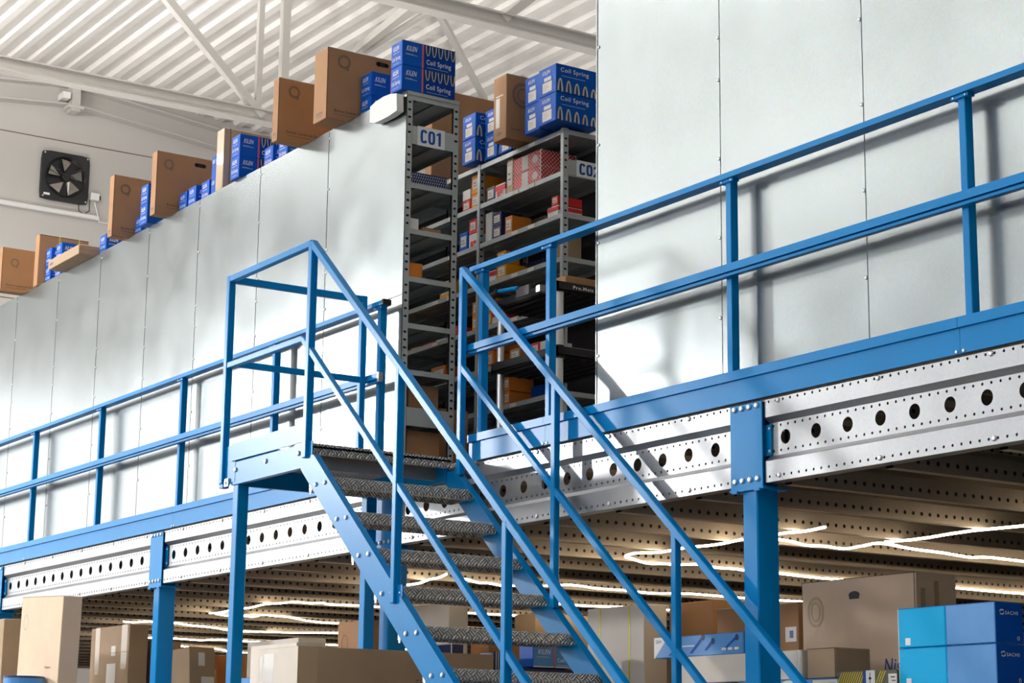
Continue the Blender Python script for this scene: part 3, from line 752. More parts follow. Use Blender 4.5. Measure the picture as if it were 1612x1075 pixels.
def d_kilen_b(b, F, G, w, d, h):       # turned over: words on top, springs standing, label on the end
    b.rect(G, 0.003, d*.93, h-.006, h-.003, 'kblue2', .0008)
    b.text(G, 'Coil Spring', d*.10, h*.68, d*.64, h*.20, 'white', .008); b.rect(G, d*.12, d*.66, h*.58, h*.59, 'white')
    for i in range(5):
        cu = d*(.08+i*.19); r = h*(.50-.035*i)
        b.arc(G, cu, h*.02, d*.07, r, .022, 0, PI, 'sprd', off=.0013); b.arc(G, cu+.004, h*.02, d*.066, r*.96, .015, 0.02, PI*.98, 'spr', off=.0018)
    b.rect(G, d*.93, d*.965, 0.002, h-.002, 'red')
    b.text(F, 'KILEN', w*.22, h*.74, w*.46, h*.13, 'white', .014, .3); b.rect(F, w*.2, w*.30, h*.74, h*.76, 'red')
    b.rect(F, w*.32, w*.72, h*.50, h*.63, 'paper'); b.rect(F, w*.24, w*.76, h*.10, h*.46, 'paper'); b.rect(F, w*.30, w*.52, h*.34, h*.352, 'printgrey', .0018); b.rect(F, w*.30, w*.6, h*.27, h*.28, 'printgrey', .0018); b.rect(F, w*.30, w*.48, h*.2, h*.21, 'printgrey', .0018)
def d_q(hole=None, ring=(.12, .42), rr=.055, txt=(.05, .055), side='G', word='Engine Cooling & Climate'):
    def f(b, F, G, w, d, h):
        P, W = (G, d) if side == 'G' else (F, w)
        seams_(b, P, W, h); b.rect(P, 0.0, .004, 0, h, 'cardd', .0006)
        u, v = ring
        b.arc(P, u, v, rr, rr, rr*.36, 0, 2*PI, 'printgrey', 28); b.rect(P, u+rr*.35, u+rr*.75, v-rr*1.15, v-rr*.6, 'printgrey')
        if hole: b.rect(P, hole[0]-.035, hole[0]+.035, hole[1]-.016, hole[1]+.016, 'black', .001); b.disc(P, hole[0]-.035, hole[1], .016, .016, 'black', off=.001); b.disc(P, hole[0]+.035, hole[1], .016, .016, 'black', off=.001)
        if txt: b.text(P, word, txt[0], txt[1], .29, .024, 'printblk', .02); b.rect(P, txt[0], txt[0]+.2, txt[1]-.014, txt[1]-.009, 'printgrey')
        if side == 'G': b.rect(F, w*.25, w*.75, .04, .06, 'printgrey'); b.rect(F, w*.3, w*.7, .025, .032, 'printgrey')
    return f
TOPG = 'cartons on top of the zinc panelled row'
# plain brown cartons on the long row
carton('carton', 'tallest brown carton with oval hand hole, left of the blue boxes over the C01 end', 'carton', (-11.369, 5.947, ZT), .185, .5, .5, 'card', d_q((.42, .455), (.125, .415), .05, (.06, .05)), TOPG)
carton('carton', 'brown carton with dark ring print just left of the tallest brown carton', 'carton', (-11.998, 5.903, ZT), .085, .5, .456, 'card', d_q(None, (.12, .37), .045, (.07, .06)), TOPG)
carton('carton', 'wide brown carton with hand hole and ring print, right of the carton beside the fan', 'carton', (-14.266, 5.979, ZT), .10, .50, .517, 'card', d_q((.37, .455), (.10, .42), .042, (.10, .075)), TOPG)
carton('carton', 'narrow brown carton standing to the right of the extractor fan', 'carton', (-15.108, 5.965, ZT), .096, .50, .522, 'card', d_q(None, (.10, .41), .045, (.08, .065)), TOPG)
carton('carton', 'brown carton with ring print at the far left edge of the row', 'carton', (-17.56, 5.889, ZT), .1, .46, .415, 'card', d_q(None, (.12, .28), .04, (.05, .05)), TOPG)
def d_strap(b, F, G, w, d, h):
    for u in (.19, .38): b.rect(G, u-.006, u+.006, 0, h, 'yellow'); b.rect(F, .03, .045, h-.004, h, 'yellow')
    b.rect(G, 0, d, h-.008, h-.002, 'cardd', .0008)
carton('carton', 'tall brown carton with two yellow straps standing behind small blue boxes at far left', 'carton', (-17.154, 6.086, ZT), .10, .47, .48, 'card', d_strap, TOPG)
carton('carton', 'flat tan carton lying on the row edge, jutting out over the panels', 'carton', (-15.83, 5.965, ZT), .72, .42, .085, 'card2', lambda b, F, G, w, d, h: (b.rect(F, .04, .12, .03, .05, 'printgrey'), b.rect(G, 0, d, h*.5, h*.52, 'cardd')), TOPG)
carton('carton', 'cream carton behind the two stacked blue spring boxes in the middle of the row', 'carton', (-13.402, 6.15, ZT), .128, .385, .51, 'tape', lambda b, F, G, w, d, h: b.rect(G, .05, .055, 0, h, 'cardd'), TOPG)
# blue spring boxes on the long row
kl = [((-10.57, 6.063), 2, 'right on top of the C01 end of the row'), ((-11.21, 6.196), 2, 'between the tallest brown carton and the C01 end'),
      ((-12.35, 6.16), 1, 'low under the right edge of the brown ringed carton'), ((-12.58, 6.16), 1, 'just left of and below the brown ringed carton'),
      ((-12.955, 6.073), 2, 'in front of the cream carton'), ((-13.655, 6.158), 1, 'immediately left of the cream carton'), ((-13.86, 6.141), 1, 'second to the left of the cream carton'),
      ((-14.561, 6.038), 2, 'left of the wide brown carton with hand hole'), ((-14.05, 6.15), 1, 'below the wide brown carton with hand hole'),
      ((-15.64, 6.13), 1, 'left of the narrow brown carton beside the fan'), ((-14.93, 6.15), 1, 'under the narrow brown carton beside the fan'),
      ((-16.99, 6.148), 2, 'directly right of the strapped tall carton'), ((-16.76, 6.157), 2, 'behind the left end of the flat tan carton')]
kb = None
for (x, y), n, where in kl:
    for i in range(n):
        lv = '' if n == 1 else ('lower, ' if i == 0 else 'upper, ')
        if kb is None: kb = carton('spring_box', '', 'box', (0, 0, 0), .142, .40, .165, 'kblue', d_kilen_a); o = kb
        else: o = kb.copy(); COL.objects.link(o)
        o.location = (x, y, ZT+i*.1655); tag(o, 'blue spring box, '+lv+where, 'box', 'blue spring boxes on the long row')
carton('spring_box', 'narrow blue box end squeezed against the left side of the cream carton', 'box', (-13.545, 6.157, ZT), .075, .1, .33, 'kblue', lambda b, F, G, w, d, h: [b.text(F, 'KILEN', w*.2, z, w*.6, .03, 'white', .01, .3) for z in (.27, .1)], 'blue spring boxes on the long row')

# on top of the C02 row
G2 = 'cartons on top of the C02 row'
def kc(pos, w, d, h, label, deco=d_kilen_b): return carton('spring_box', label, 'box', pos, w, d, h, 'kblue', deco, G2)
kc((-10.52, 7.222, ZT), .209, .36, .1995, 'blue coil spring box with standing spring print, lower one over the C02 post')
kc((-10.52, 7.222, ZT+.2), .209, .36, .1995, 'blue coil spring box with standing spring print, upper one over the C02 post')
kc((-10.745, 7.243, ZT), .182, .36, .1995, 'blue box with white label, lower of the pair right of the tall brown carton')
kc((-10.745, 7.243, ZT+.2), .182, .36, .1995, 'blue box with white label, upper of the pair right of the tall brown carton')
kc((-11.615, 7.279, ZT), .175, .36, .182, 'lower blue labelled box just right of the C01 upright')
kc((-11.615, 7.279, ZT+.183), .175, .36, .182, 'upper blue labelled box just right of the C01 upright')
kc((-11.425, 7.34, ZT), .16, .36, .182, 'lower blue box half hidden behind the tall brown carton')
kc((-11.425, 7.34, ZT+.183), .16, .36, .182, 'upper blue box half hidden behind the tall brown carton')
kc((-11.235, 7.34, ZT), .16, .3, .12, 'low blue box peeping out under the tall brown carton')
def d_tallq(b, F, G, w, d, h):
    b.rect(F, w*.2, w*.5, h*.2, h*.66, 'paper'); b.rect(F, w*.2, w*.75, h*.68, h*.70, 'paper'); b.rect(F, w*.28, w*.65, h*.075, h*.13, 'printgrey')
    b.arc(G, .14, h*.70, .095, .095, .025, 0, 2*PI, 'printgrey', 28); b.arc(G, .14, h*.70, .055, .055, .015, 0, 2*PI, 'printgrey', 24)
    b.text(G, 'Engine Cooling', .04, h*.13, .18, .022, 'printblk', .02); seams_(b, G, d, h)
carton('carton', 'tall brown carton with big ring print and white side label over the C02 row', 'carton', (-11.038, 7.164, ZT), .162, .34, .464, 'card', d_tallq, G2)
carton('carton', 'large brown carton at the back between the C01 end and the C02 row boxes', 'carton', (-12.175, 7.25, ZT), .09, .58, .70, 'card', None, G2)

# =================================================================== SMALL GOODS ON THE SHELVES
def small(name, label, x0, x1, z, h, d=.2, y=7.36, m='orange', lab='paper', band=None, group='small boxes on the C02 shelves', word=None):
    w = x1-x0
    def deco(b, F, G, W, D, H):
        if lab: b.rect(F, W*.18, W*.86, H*.25, H*.8, lab); b.rect(F, W*.26, W*.6, H*.55, H*.6, 'printgrey', .002); b.rect(F, W*.26, W*.7, H*.4, H*.44, 'printgrey', .002)
        if band: b.rect(F, 0, W, H*.55, H*.9, band, .0016); b.rect(G, 0, D, H*.55, H*.9, band, .0016)
        if word: b.rect(F, W*.2, W*.5, H*.12, H*.5, word, .002); b.rect(F, W*.55, W*.8, H*.3, H*.5, word, .002)
        b.rect(G, .004, D-.004, H-.0025, H-.0008, 'cardd', .0006)
    return carton(name, label, 'box', (x1, y, z+.0035), w, d, h, m, deco, group, c=.002)
B = 'part_box'
small(B, 'navy and white part box beside the C02 bay post, top shelf', -11.585, -11.478, 3.89, .112, m='navy')
small(B, 'white and red part box right of the navy box on the top shelf', -11.470, -11.343, 3.89, .104, m='white', lab=None, band='red', word='red')
small(B, 'tall thin beige box left of the red lattice cartons', -11.322, -11.246, 3.89, .255, m='tape', d=.15)
def lattice(b, F, G, w, d, h):
    for P, W in ((F, w), (G, d)):
        o, U, V, N = P; s = .03; n = int(W/s)+1; k = int(h/(s*.5))+1
        for i in range(n):
            for j in range(k):
                for q in ((0, 0),):
                    cu, cv = (i+.5*(j % 2))*s+s*.3, j*s*.5+s*.2
                    r = s*.42
                    if cu-r > -.004 and cu+r < W+.004 and cv-r > -.008 and cv+r < h+.008:
                        oo = o+N*.0012; L_ = lambda a, lo, hi: min(max(a, lo), hi); b.face([oo+U*L_(cu-r, 0, W)+V*cv, oo+U*cu+V*L_(cv-r, 0, h), oo+U*L_(cu+r, 0, W)+V*cv, oo+U*cu+V*L_(cv+r, 0, h)], 'red')
    b.rect(F, w*.32, w*.55, h*.1, h*.95, 'paper', .002); b.disc(F, w*.8, h*.5, .035, .03, 'white', off=.002)
for i, lv in enumerate(('lower', 'upper')):
    carton('lattice_carton', lv+' of two long cartons with red diamond lattice print on the C02 top shelf', 'carton', (-10.90, 7.36, 3.894+i*.118), .338, .30, .116, 'white', lattice, 'red lattice cartons')
small(B, 'tall narrow white box at the left of the second C02 shelf', -11.592, -11.508, 3.60, .216, d=.1, m='white', lab=None)
small(B, 'navy box with white label, lower, on the second C02 shelf', -11.500, -11.39, 3.60, .095, d=.18, m='navy')
small(B, 'navy box with white label, upper, on the second C02 shelf', -11.500, -11.39, 3.698, .095, d=.18, m='navy')
small(B, 'orange box with label at the centre of the second C02 shelf', -11.337, -11.248, 3.60, .133, d=.16, m='orange2')
small(B, 'white and red box on the second C02 shelf against the C02 post', -10.812, -10.69, 3.60, .078, m='white', lab=None, band='red')
small(B, 'small red and white box on top of the one against the C02 post', -10.766, -10.691, 3.682, .062, m='red')
small(B, 'brown carton at the back of the second C02 shelf', -11.56, -11.2, 3.60, .16, d=.09, y=7.6, m='card2', lab=None)
small(B, 'deep orange box at the back of the top C02 shelf', -11.52, -11.38, 3.89, .17, d=.1, y=7.58, m='orange2', lab=None)
small(B, 'orange box seen between C01 upright and C02 bay post, lower, top shelf', -11.785, -11.678, 3.89, .108, m='orange')
small(B, 'orange box seen between C01 upright and C02 bay post, upper, top shelf', -11.785, -11.678, 4.002, .135, m='orange')
small(B, 'red and white box right beside the C01 upright, top shelf', -11.905, -11.80, 3.89, .085, m='red')
small(B, 'white box on the red one right beside the C01 upright', -11.905, -11.80, 3.979, .075, m='white', lab=None)
small(B, 'white box with red print under a red box, second shelf beside the bay post', -11.81, -11.692, 3.60, .107, m='white', lab=None, word='red')
small(B, 'red box with white label standing on the white and red box', -11.81, -11.71, 3.711, .104, m='red')
small(B, 'bright blue box tucked beside the C01 upright, second shelf', -11.94, -11.83, 3.60, .144, m='kblue')
small(B, 'orange and white box on the third C02 shelf under the blue handrail', -11.436, -11.32, 3.30, .104, d=.17, m='orange')
small(B, 'orange box stacked on top on the third C02 shelf', -11.436, -11.33, 3.408, .09, d=.12, m='orange')
small(B, 'red and white box left of the orange pair, third C02 shelf', -11.559, -11.445, 3.30, .085, m='white', lab=None, band='red')
small(B, 'blue box end behind the orange pair, third C02 shelf', -11.30, -11.1, 3.30, .12, y=7.52, d=.14, m='navy', lab=None)
small(B, 'brown carton at the right of the third C02 shelf, by the C02 post', -10.86, -10.74, 3.30, .2, y=7.45, d=.14, m='card2', lab=None)
small(B, 'orange and white box by the stair newel, lower, fourth C02 shelf', -11.75, -11.648, 2.99, .104, m='orange')
small(B, 'orange and white box by the stair newel, upper, fourth C02 shelf', -11.75, -11.648, 3.098, .10, m='orange')
small(B, 'orange box right of the bay post, fourth C02 shelf', -11.59, -11.50, 2.99, .104, m='orange')
small(B, 'orange box topmost right of the bay post, fourth C02 shelf', -11.59, -11.50, 3.098, .1, m='orange')
small(B, 'white and red box end right of the orange boxes, fourth C02 shelf', -11.49, -11.42, 2.99, .1, m='white', lab=None, band='red')
small(B, 'orange and white box, lower, fifth C02 shelf near the trolley pole', -11.58, -11.47, 2.69, .12, m='orange2')
small(B, 'orange and white box, upper, fifth C02 shelf near the trolley pole', -11.58, -11.47, 2.814, .11, m='orange2')
small(B, 'orange box in mid shelf, fifth C02 shelf', -11.40, -11.28, 2.69, .15, m='orange2', y=7.45)
small(B, 'brown carton in mid shelf with a small print, fifth C02 shelf', -11.26, -11.13, 2.69, .085, m='card')
small(B, 'red box on the right of the fifth C02 shelf', -11.0, -10.9, 2.69, .085, m='red')
small(B, 'white box right of the red box, fifth C02 shelf', -10.89, -10.8, 2.69, .08, m='white', lab=None)
small(B, 'orange box, lower, sixth C02 shelf behind the trolley', -11.326, -11.26, 2.395, .098, d=.2, m='orange2')
small(B, 'orange box, upper, sixth C02 shelf behind the trolley', -11.326, -11.26, 2.497, .095, d=.2, m='orange2')
small(B, 'blue box right of the orange pair, sixth C02 shelf', -11.2, -11.08, 2.395, .13, y=7.5, d=.15, m='kblue', lab=None)
small(B, 'pale part carton on the seventh C02 shelf', -11.58, -11.35, 2.10, .14, m='card2')
small(B, 'orange box far along the third C02 shelf, seen through the C01 bay', -12.2, -12.05, 3.30, .13, m='orange')
for i, (x, c) in enumerate(((-12.6, 'orange'), (-12.42, 'red'), (-12.24, 'white'), (-12.08, 'red'))):
    small(B, ('orange', 'red', 'white', 'dark red')[i]+' low box in the line of small boxes seen through the C01 bay', x, x+.13, 2.99, .08, m=c, lab='paper' if c != 'white' else None, band='red' if c == 'white' else None)
small(B, 'small orange box on the fifth C02 shelf seen through the C01 bay', -12.3, -12.1, 2.69, .12, m='orange2')
# C01 end bay
GC = 'boxes inside the C01 end bay'
def dd(b, F, G, w, d, h):
    for i in range(16):
        for j in range(4):
            u = .012+i*.0165+(j % 2)*.006; v = .008+j*.019
            if u+.012 < d: b.face([Vector((.0012, u, v)), Vector((.0012, u+.006, v)), Vector((.0012, u+.012, v+.012)), Vector((.0012, u+.006, v+.012))], 'spr')
carton('pattern_carton', 'navy carton with pale dash pattern on the shelf under the C01 sign', 'carton', (-10.62, 6.165, 3.604), .3, .28, .088, 'navy', dd, GC)
carton('carton', 'brown carton at the back of the shelf under the C01 sign', 'carton', (-10.95, 6.17, 3.604), .3, .3, .2, 'card', None, GC)
small(B, 'white and red part box in the C01 end bay, second visible shelf', -10.74, -10.62, 3.30, .082, y=6.165, d=.075, m='white', lab=None, word='red', group=GC)
small(B, 'low brown carton beside the white and red box in the C01 end bay', -10.75, -10.62, 3.30, .035, y=6.275, d=.13, m='card', lab=None, group=GC)
small(B, 'orange box at the front edge of the third visible C01 shelf', -10.72, -10.61, 2.99, .095, y=6.165, d=.1, m='orange2', lab=None, group=GC)
small(B, 'orange box with white label behind the front one, third visible C01 shelf', -10.86, -10.73, 2.99, .135, y=6.19, d=.15, m='orange', group=GC)
small(B, 'small blue box beside the orange boxes, third visible C01 shelf', -10.95, -10.87, 2.99, .12, y=6.28, d=.1, m='kblue', lab=None, group=GC)
carton('carton', 'brown carton upright at the bottom of the C01 end bay', 'carton', (-10.66, 6.21, 1.804), .5, .24, .23, 'card', None, GC)
carton('carton', 'brown carton on the shelf above the lower end plate of the C01 bay', 'carton', (-10.70, 6.24, 2.104), .5, .22, .23, 'card', None, GC)
carton('carton', 'brown carton standing on the deck in the aisle between C01 and C02', 'carton', (-10.95, 6.62, 1.704), .3, .22, .55, 'card', None)

# trolley in the opening
tr = thing('service_trolley', 'black service trolley with two metal poles standing in the opening before the C02 row', 'trolley', (-10.05, 6.95, 1.7))
for z, nm in ((2.80, 'top_tray'), (2.40, 'middle_tray'), (1.92, 'bottom_tray')):
    b = MB(); b.cbox(-10.40, -9.68, 6.66, 7.22, z, z+.015, 'black', .003)
    for (xa, xb, ya, yb) in ((-10.40, -9.68, 6.66, 6.675), (-10.40, -9.68, 7.205, 7.22), (-10.40, -10.385, 6.66, 7.22), (-9.695, -9.68, 6.66, 7.22)): b.box(xa, xb, ya, yb, z, z+.06, 'black')
    for i in range(7): b.box(-10.38, -9.70, 6.70+i*.075, 6.71+i*.075, z-.012, z, 'black')
    o = b.build(nm, tr)
    if nm == 'top_tray':
        F = (Vector((-9.68, 6.66, z)), UY, UZ, UX); q = MB(); q.text(F, 'Pro.Meis', .12, .022, .15, .022, 'paper', .02); q.build('tray_lettering', o)
for (X, Y, r, m) in ((-9.725, 6.70, .035, 'lampw'), (-10.355, 6.70, .022, 'alu'), (-9.725, 7.18, .022, 'alu'), (-10.355, 7.18, .022, 'alu')):
    b = MB(); b.cyl((X, Y, 1.78), (X, Y, 2.80), r, m, 20); b.build('pole', tr, smooth=False)
    b = MB(); b.cyl((X, Y, 2.39), (X, Y, 2.47), r+.006, 'black', 20); b.cyl((X, Y, 1.91), (X, Y, 1.96), r+.006, 'black', 20); b.build('pole_collar', tr)
    b = MB(); b.cyl((X-.012, Y, 1.74), (X+.012, Y, 1.74), .038, 'black', 16); b.box(X-.02, X+.02, Y-.02, Y+.02, 1.76, 1.80, 'alu'); b.build('castor', tr)
b = MB(); b.tube([(-10.3, 6.6, 2.80), (-10.28, 6.58, 2.86), (-10.2, 6.58, 2.88)], .022, 'black', 10); b.tube([(-10.2, 6.58, 2.88), (-9.98, 6.58, 2.86)], .012, 'blue', 10); b.box(-10.0, -9.86, 6.578, 6.59, 2.80, 2.86, 'sheetd'); b.box(-10.31, -10.27, 6.6, 6.67, 2.79, 2.82, 'black'); b.box(-9.8, -9.76, 6.59, 6.67, 2.80, 2.84, 'alu')
b.build('push_handle', tr)
carton('carton', 'small brown carton lying on the top tray of the black trolley', 'carton', (-9.76, 6.78, 2.816), .2, .28, .11, 'card', None)

# =================================================================== UNDER THE MEZZANINE
ZR = .17
def rack(x0, x1, y0, y1, label):
    t = thing('storage_rack', label, 'rack', ((x0+x1)/2, (y0+y1)/2, FL))
    b = MB(); b.box(x0, x1, y0, y1, ZR-.02, ZR-.001, 'shelf'); b.build('rack_deck', t)
    for y in (y0, y1-.05):
        b = MB(); b.box(x0, x1, y, y+.05, ZR-.12, ZR-.021, 'blue'); b.build('rack_beam', t)
    n = max(1, int((x1-x0)/2.7))
    for i in range(n+1):
        for y in (y0+.04, y1-.1):
            X = x0+.03+(x1-x0-.12)*i/n
            b = MB(); b.box(X, X+.06, y, y+.06, FL, ZR-.121 if False else ZR-.021, 'shelf'); b.build('rack_upright', t)
rack(-20, -10.46, 6.2, 9.8, 'long storage rack under the left half of the mezzanine carrying cartons')
rack(-10.44, -9.81, 6.40, 9.8, 'narrow storage rack behind the stack of long cartons under the stairs')
rack(-9.79, -3.6, 6.2, 9.8, 'long storage rack under the right half carrying the stacked blue cartons')
rack(-17.2, -13.9, 5.12, 5.84, 'low storage rack in front of the beam carrying the leaning carton')
GL = 'cartons stored under the mezzanine'
def low(label, X, Y, zt, w, d, m='card', z0=ZR, deco=None, rot=(0, 0, 0), name='carton', group=GL, cat='carton'):
    return carton(name, label, cat, (X, Y, z0+.001), w, d, zt-z0-.002, m, deco, group, rot)
def d_sachs(txt):
    def f(b, F, G, w, d, h):
        b.rect(F, 0, .003, 0, h, 'white' if not txt else 'cyan'); b.rect(F, w*.15, w*.26, h*.06, h*.24, 'white') if not txt else None
        b.rect(F, 0, w, h-.003, h-.0012, 'dblue', .0006)
        if txt:
            b.rect(G, 0.002, d-.002, 0.002, h-.002, 'dblue', .0008)
            b.text(G, 'SACHS', d*.36, h*.70, d*.46, h*.085, 'white', .008)
            b.arc(G, d*.24, h*.775, d*.08, h*.05, h*.028, .1*PI, 1.15*PI, 'white', 12, .002); b.arc(G, d*.24, h*.735, d*.08, h*.05, h*.028, 1.1*PI, 2.15*PI, 'white', 12, .002)
            b.arc(G, d*.8, h*.13, d*.045, h*.05, .003, 0, 2*PI, 'white', 16, .002)
    return f
for i, lv in enumerate(('bottom', 'lower visible', 'upper')):
    z = ZR+i*.1705
    low(f'sky blue carton with white corner label, {lv} tier left of the blue logo carton' if i else 'sky blue carton beneath the two visible tiers', -6.109, 6.2, z+.170, .279, .165, 'cyan', z, d_sachs(False), name='parts_carton', group='stacked blue cartons at lower right')
    low(f'blue carton with white S logo on its deep blue end, {lv} tier' if i else 'blue logo carton beneath the two visible tiers', -5.828, 6.2, z+.170, .279, .165, 'lblue', z, d_sachs(True), name='parts_carton', group='stacked blue cartons at lower right')
def d_bigq(b, F, G, w, d, h):
    b.rect(F, 0, .004, 0, h, 'cardd'); b.rect(F, w-.012, w-.008, 0, h, 'cardd'); b.rect(F, 0, w, h-.004, h-.001, 'cardd', .0008)
    b.disc(F, w*.475, h-.085, .04, .019, 'black'); b.rect(F, w*.475-.035, w*.475+.035, h-.105, h-.09, 'black', .0018)
    b.arc(F, w*.125, h-.155, .062, .078, .014, 0, 2*PI, 'tape', 28); b.arc(F, w*.125, h-.155, .035, .05, .008, 0, 2*PI, 'tape', 24)
    b.text(F, 'Nis', w*.72, h-.475, .115, .07, 'signb', .01, .2)
    b.rect(G, .03, .06, h*.6, h*.9, 'tape'); b.rect(G, .12, .15, h*.55, h*.95, 'tape')
low('largest tan carton with oval hand hole and faint ring print behind the stacked blue cartons', -6.983, 6.9, .93, .815, .27, 'cardlit', ZR, d_bigq)
low('brown carton with a small label behind the nearest blue column', -8.279, 7.3, .885, .70, .4, 'card', ZR, lambda b, F, G, w, d, h: (b.rect(F, w-.11, w-.02, .50, .58, 'paper'), b.rect(F, w-.075, w-.045, .52, .56, 'signb', .002), b.rect(F, .0, w, h-.006, h-.002, 'tape')))
low('small open topped brown carton in front of the largest tan carton', -7.063, 6.45, .556, .199, .22, 'card2', .413, lambda b, F, G, w, d, h: (b.rect(F, 0, w, h-.004, h-.001, 'cardd'), b.rect(F, -.0+w-.006, w-.001, 0, h, 'cardd')))
low('low blue carton with white curve print at the very bottom by the column', -7.0, 6.42, .411, .74, .34, 'lblue', ZR, lambda b, F, G, w, d, h: (b.arc(F, w-.36, h-.05, .07, .05, .015, .2*PI, .9*PI, 'white'), b.rect(F, w-.19, w-.02, h-.06, h-.005, 'paper'), b.rect(F, w-.17, w-.1, h-.035, h-.02, 'printgrey', .002), b.rect(F, w-.08, w-.04, h-.04, h-.02, 'printgrey', .002)))
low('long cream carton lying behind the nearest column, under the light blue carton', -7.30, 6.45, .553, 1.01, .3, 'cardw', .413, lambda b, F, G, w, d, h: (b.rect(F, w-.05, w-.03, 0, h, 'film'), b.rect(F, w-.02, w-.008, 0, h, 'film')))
low('dark navy carton under the left end of the long cream carton', -7.78, 6.42, .411, .55, .34, 'navy', ZR, lambda b, F, G, w, d, h: b.rect(F, .03, .1, h-.08, h-.02, 'paper'))
def d_ad(b, F, G, w, d, h):
    b.face([F[0]+UX*0+UZ*0+Vector((0, -.0012, 0)), F[0]+UX*.005+Vector((0, -.0012, 0)), F[0]+UX*.12+UZ*h+Vector((0, -.0012, 0)), F[0]+UZ*h+Vector((0, -.0012, 0))], 'white')
    b.text(F, 'QH', .015, h*.70, .045, h*.17, 'signb', .02)
    for (u, v, du, dv) in ((.30, .15, .10, .75), (.42, .25, .06, .45), (.58, .3, .09, .5), (.12, .1, .06, .3)):
        o = F[0]+Vector((0, -.0014, 0)); b.face([o+UX*u+UZ*(h*v), o+UX*(u+.022)+UZ*(h*v), o+UX*(u+du+.022)+UZ*(h*(v+dv)), o+UX*(u+du)+UZ*(h*(v+dv))], 'dblue')
        b.disc(F, u+du+.01, h*(v+dv)-.004, .013, .016, 'navy', off=.002)
    for i in range(3): b.rect(F, .56+i*.05, .595+i*.05, h*.2, h*.32, 'white', .002)
    b.rect(F, .24, .34, h*.47, h*.53, 'white', .002)
low('long light blue carton with white corner and printed shock absorbers by the nearest column', -7.788, 6.5, .665, .729, .22, 'lblue', .555, d_ad, name='parts_carton')
def d_stripe(b, F, G, w, d, h):
    n = 26
    for i in range(n):
        u = i*w/n; o = F[0]+Vector((0, -.0012, 0)); a = .006
        if .40*w < u < .65*w or u+.05 > w*.87: continue
        b.face([o+UX*u+UZ*(h-.055), o+UX*(u+a)+UZ*(h-.055), o+UX*(u+a+.03)+UZ*(h-.004), o+UX*(u+.03)+UZ*(h-.004)], 'yellow')
    b.rect(F, w*.44, w*.49, h-.2, h, 'signb'); b.rect(F, w*.49, w*.64, h-.2, h, 'white'); b.rect(F, w*.555, w*.565, h-.06, h-.01, 'black', .002); b.disc(F, w*.56, h-.035, .009, .006, 'black', off=.0024)
    b.rect(F, w*.86, w, h-.2, h-.018, 'paper'); b.rect(F, w*.9, w*.97, h-.035, h-.03, 'black', .002); b.rect(F, w*.92, w*.98, h-.05, h-.046, 'black', .002)
low('olive carton with yellow diagonal stripes at the bottom edge left of the blue cartons', -6.507, 6.3, .431, .383, .2, 'stripe', ZR, d_stripe, name='parts_carton')
low('grey-white carton held by two yellow straps, seen between the stair rails', -9.532, 7.2, .942, .575, .17, 'cardw', ZR, lambda b, F, G, w, d, h: [b.rect(F, u-.008, u+.008, 0, h, 'yellow') for u in (.13, .43)])
low('brown carton behind the strapped grey-white carton', -9.26, 7.5, .965, .42, .3, 'card')
low('low brown carton behind the light blue carton between strapped carton and column', -9.02, 8.0, .885, 1.0, .3, 'card')
low('white-faced carton with orange-brown end seen between the lower stair treads', -11.735, 7.2, 1.09, .483, .155, 'cardw')
low('small blue panelled carton below the white-faced carton', -11.36, 7.0, .782, .194, .095, 'navy', ZR, lambda b, F, G, w, d, h: (b.rect(F, w*.93, w, 0, h, 'white'), b.rect(G, d*.9, d, 0, h, 'white'), b.rect(F, 0, w, h-.006, h-.002, 'white'), b.rect(G, 0, d, h-.006, h-.002, 'white')))
low('brown carton with white tag seen under the second lowest tread', -11.88, 7.62, .86, .24, .42, 'card', ZR, lambda b, F, G, w, d, h: b.rect(G, .12, .16, h-.1, h-.03, 'paper'))
low('big brown carton far back behind the staircase', -13.35, 9.0, 1.19, .3, .6, 'card2')
def d_kl(b, F, G, w, d, h):
    b.rect(G, .002, d-.002, .002, h-.002, 'lblue', .0008)  # side painted paler to stand in for light on the blue box
    b.text(G, 'KILEN', d*.1, h*.58, d*.28, h*.2, 'white', .014, .3); b.rect(G, d*.08, d*.34, h*.44, h*.46, 'white', .002); b.rect(G, d*.44, d*.47, 0, h, 'pink', .002); b.rect(G, 0, d, 0, .006, 'white', .002)
    b.text(G, 'Coil Spring', d*.53, h*.2, d*.42, h*.22, 'white', .008); b.rect(G, d*.53, d*.85, h*.1, h*.12, 'white', .002)
low('blue coil spring carton with a side paled as if lit, behind the lowest treads', -9.9, 6.66, .70, .15, .33, 'kblue', .565, d_kl, name='spring_box', cat='box')
low('navy carton under and left of the paled coil spring carton', -9.91, 6.58, .56, .15, .46, 'navy')
low('navy carton wrapped in film with white vertical stripes behind the tan long carton', -10.05, 6.48, .655, .16, .09, 'navy', ZR, lambda b, F, G, w, d, h: [b.rect(G, u, u+.006, 0, h, 'white') for u in (.015, .03, .045, .06)])
for i in range(3):
    zz = FL+i*.742
    low(('bottom', 'middle', 'grey-brown top')[i]+' carton of the stack of long cartons standing under the stairs', -9.876, 5.10, zz+.741, .49, 1.27, 'card2', zz,
        (lambda b, F, G, w, d, h: (b.rect(G, .0, .12, 0, h, 'tape'), b.rect(G, 0, .42, 0, h-.2, 'tape', .0014), b.rect(G, .75, .86, h-.21, h-.16, 'cardd', .0008), b.rect(G, .753, .857, h-.25, h-.163, 'card2', .0014), b.rect(F, .002, w-.002, .002, h-.002, 'cardw', .0009), b.rect(F, .08, .2, 0, h-.03, 'film'), b.rect(F, .03, .06, h-.2, h-.04, 'film'))) if i == 2 else None, group='long cartons under the stairs')
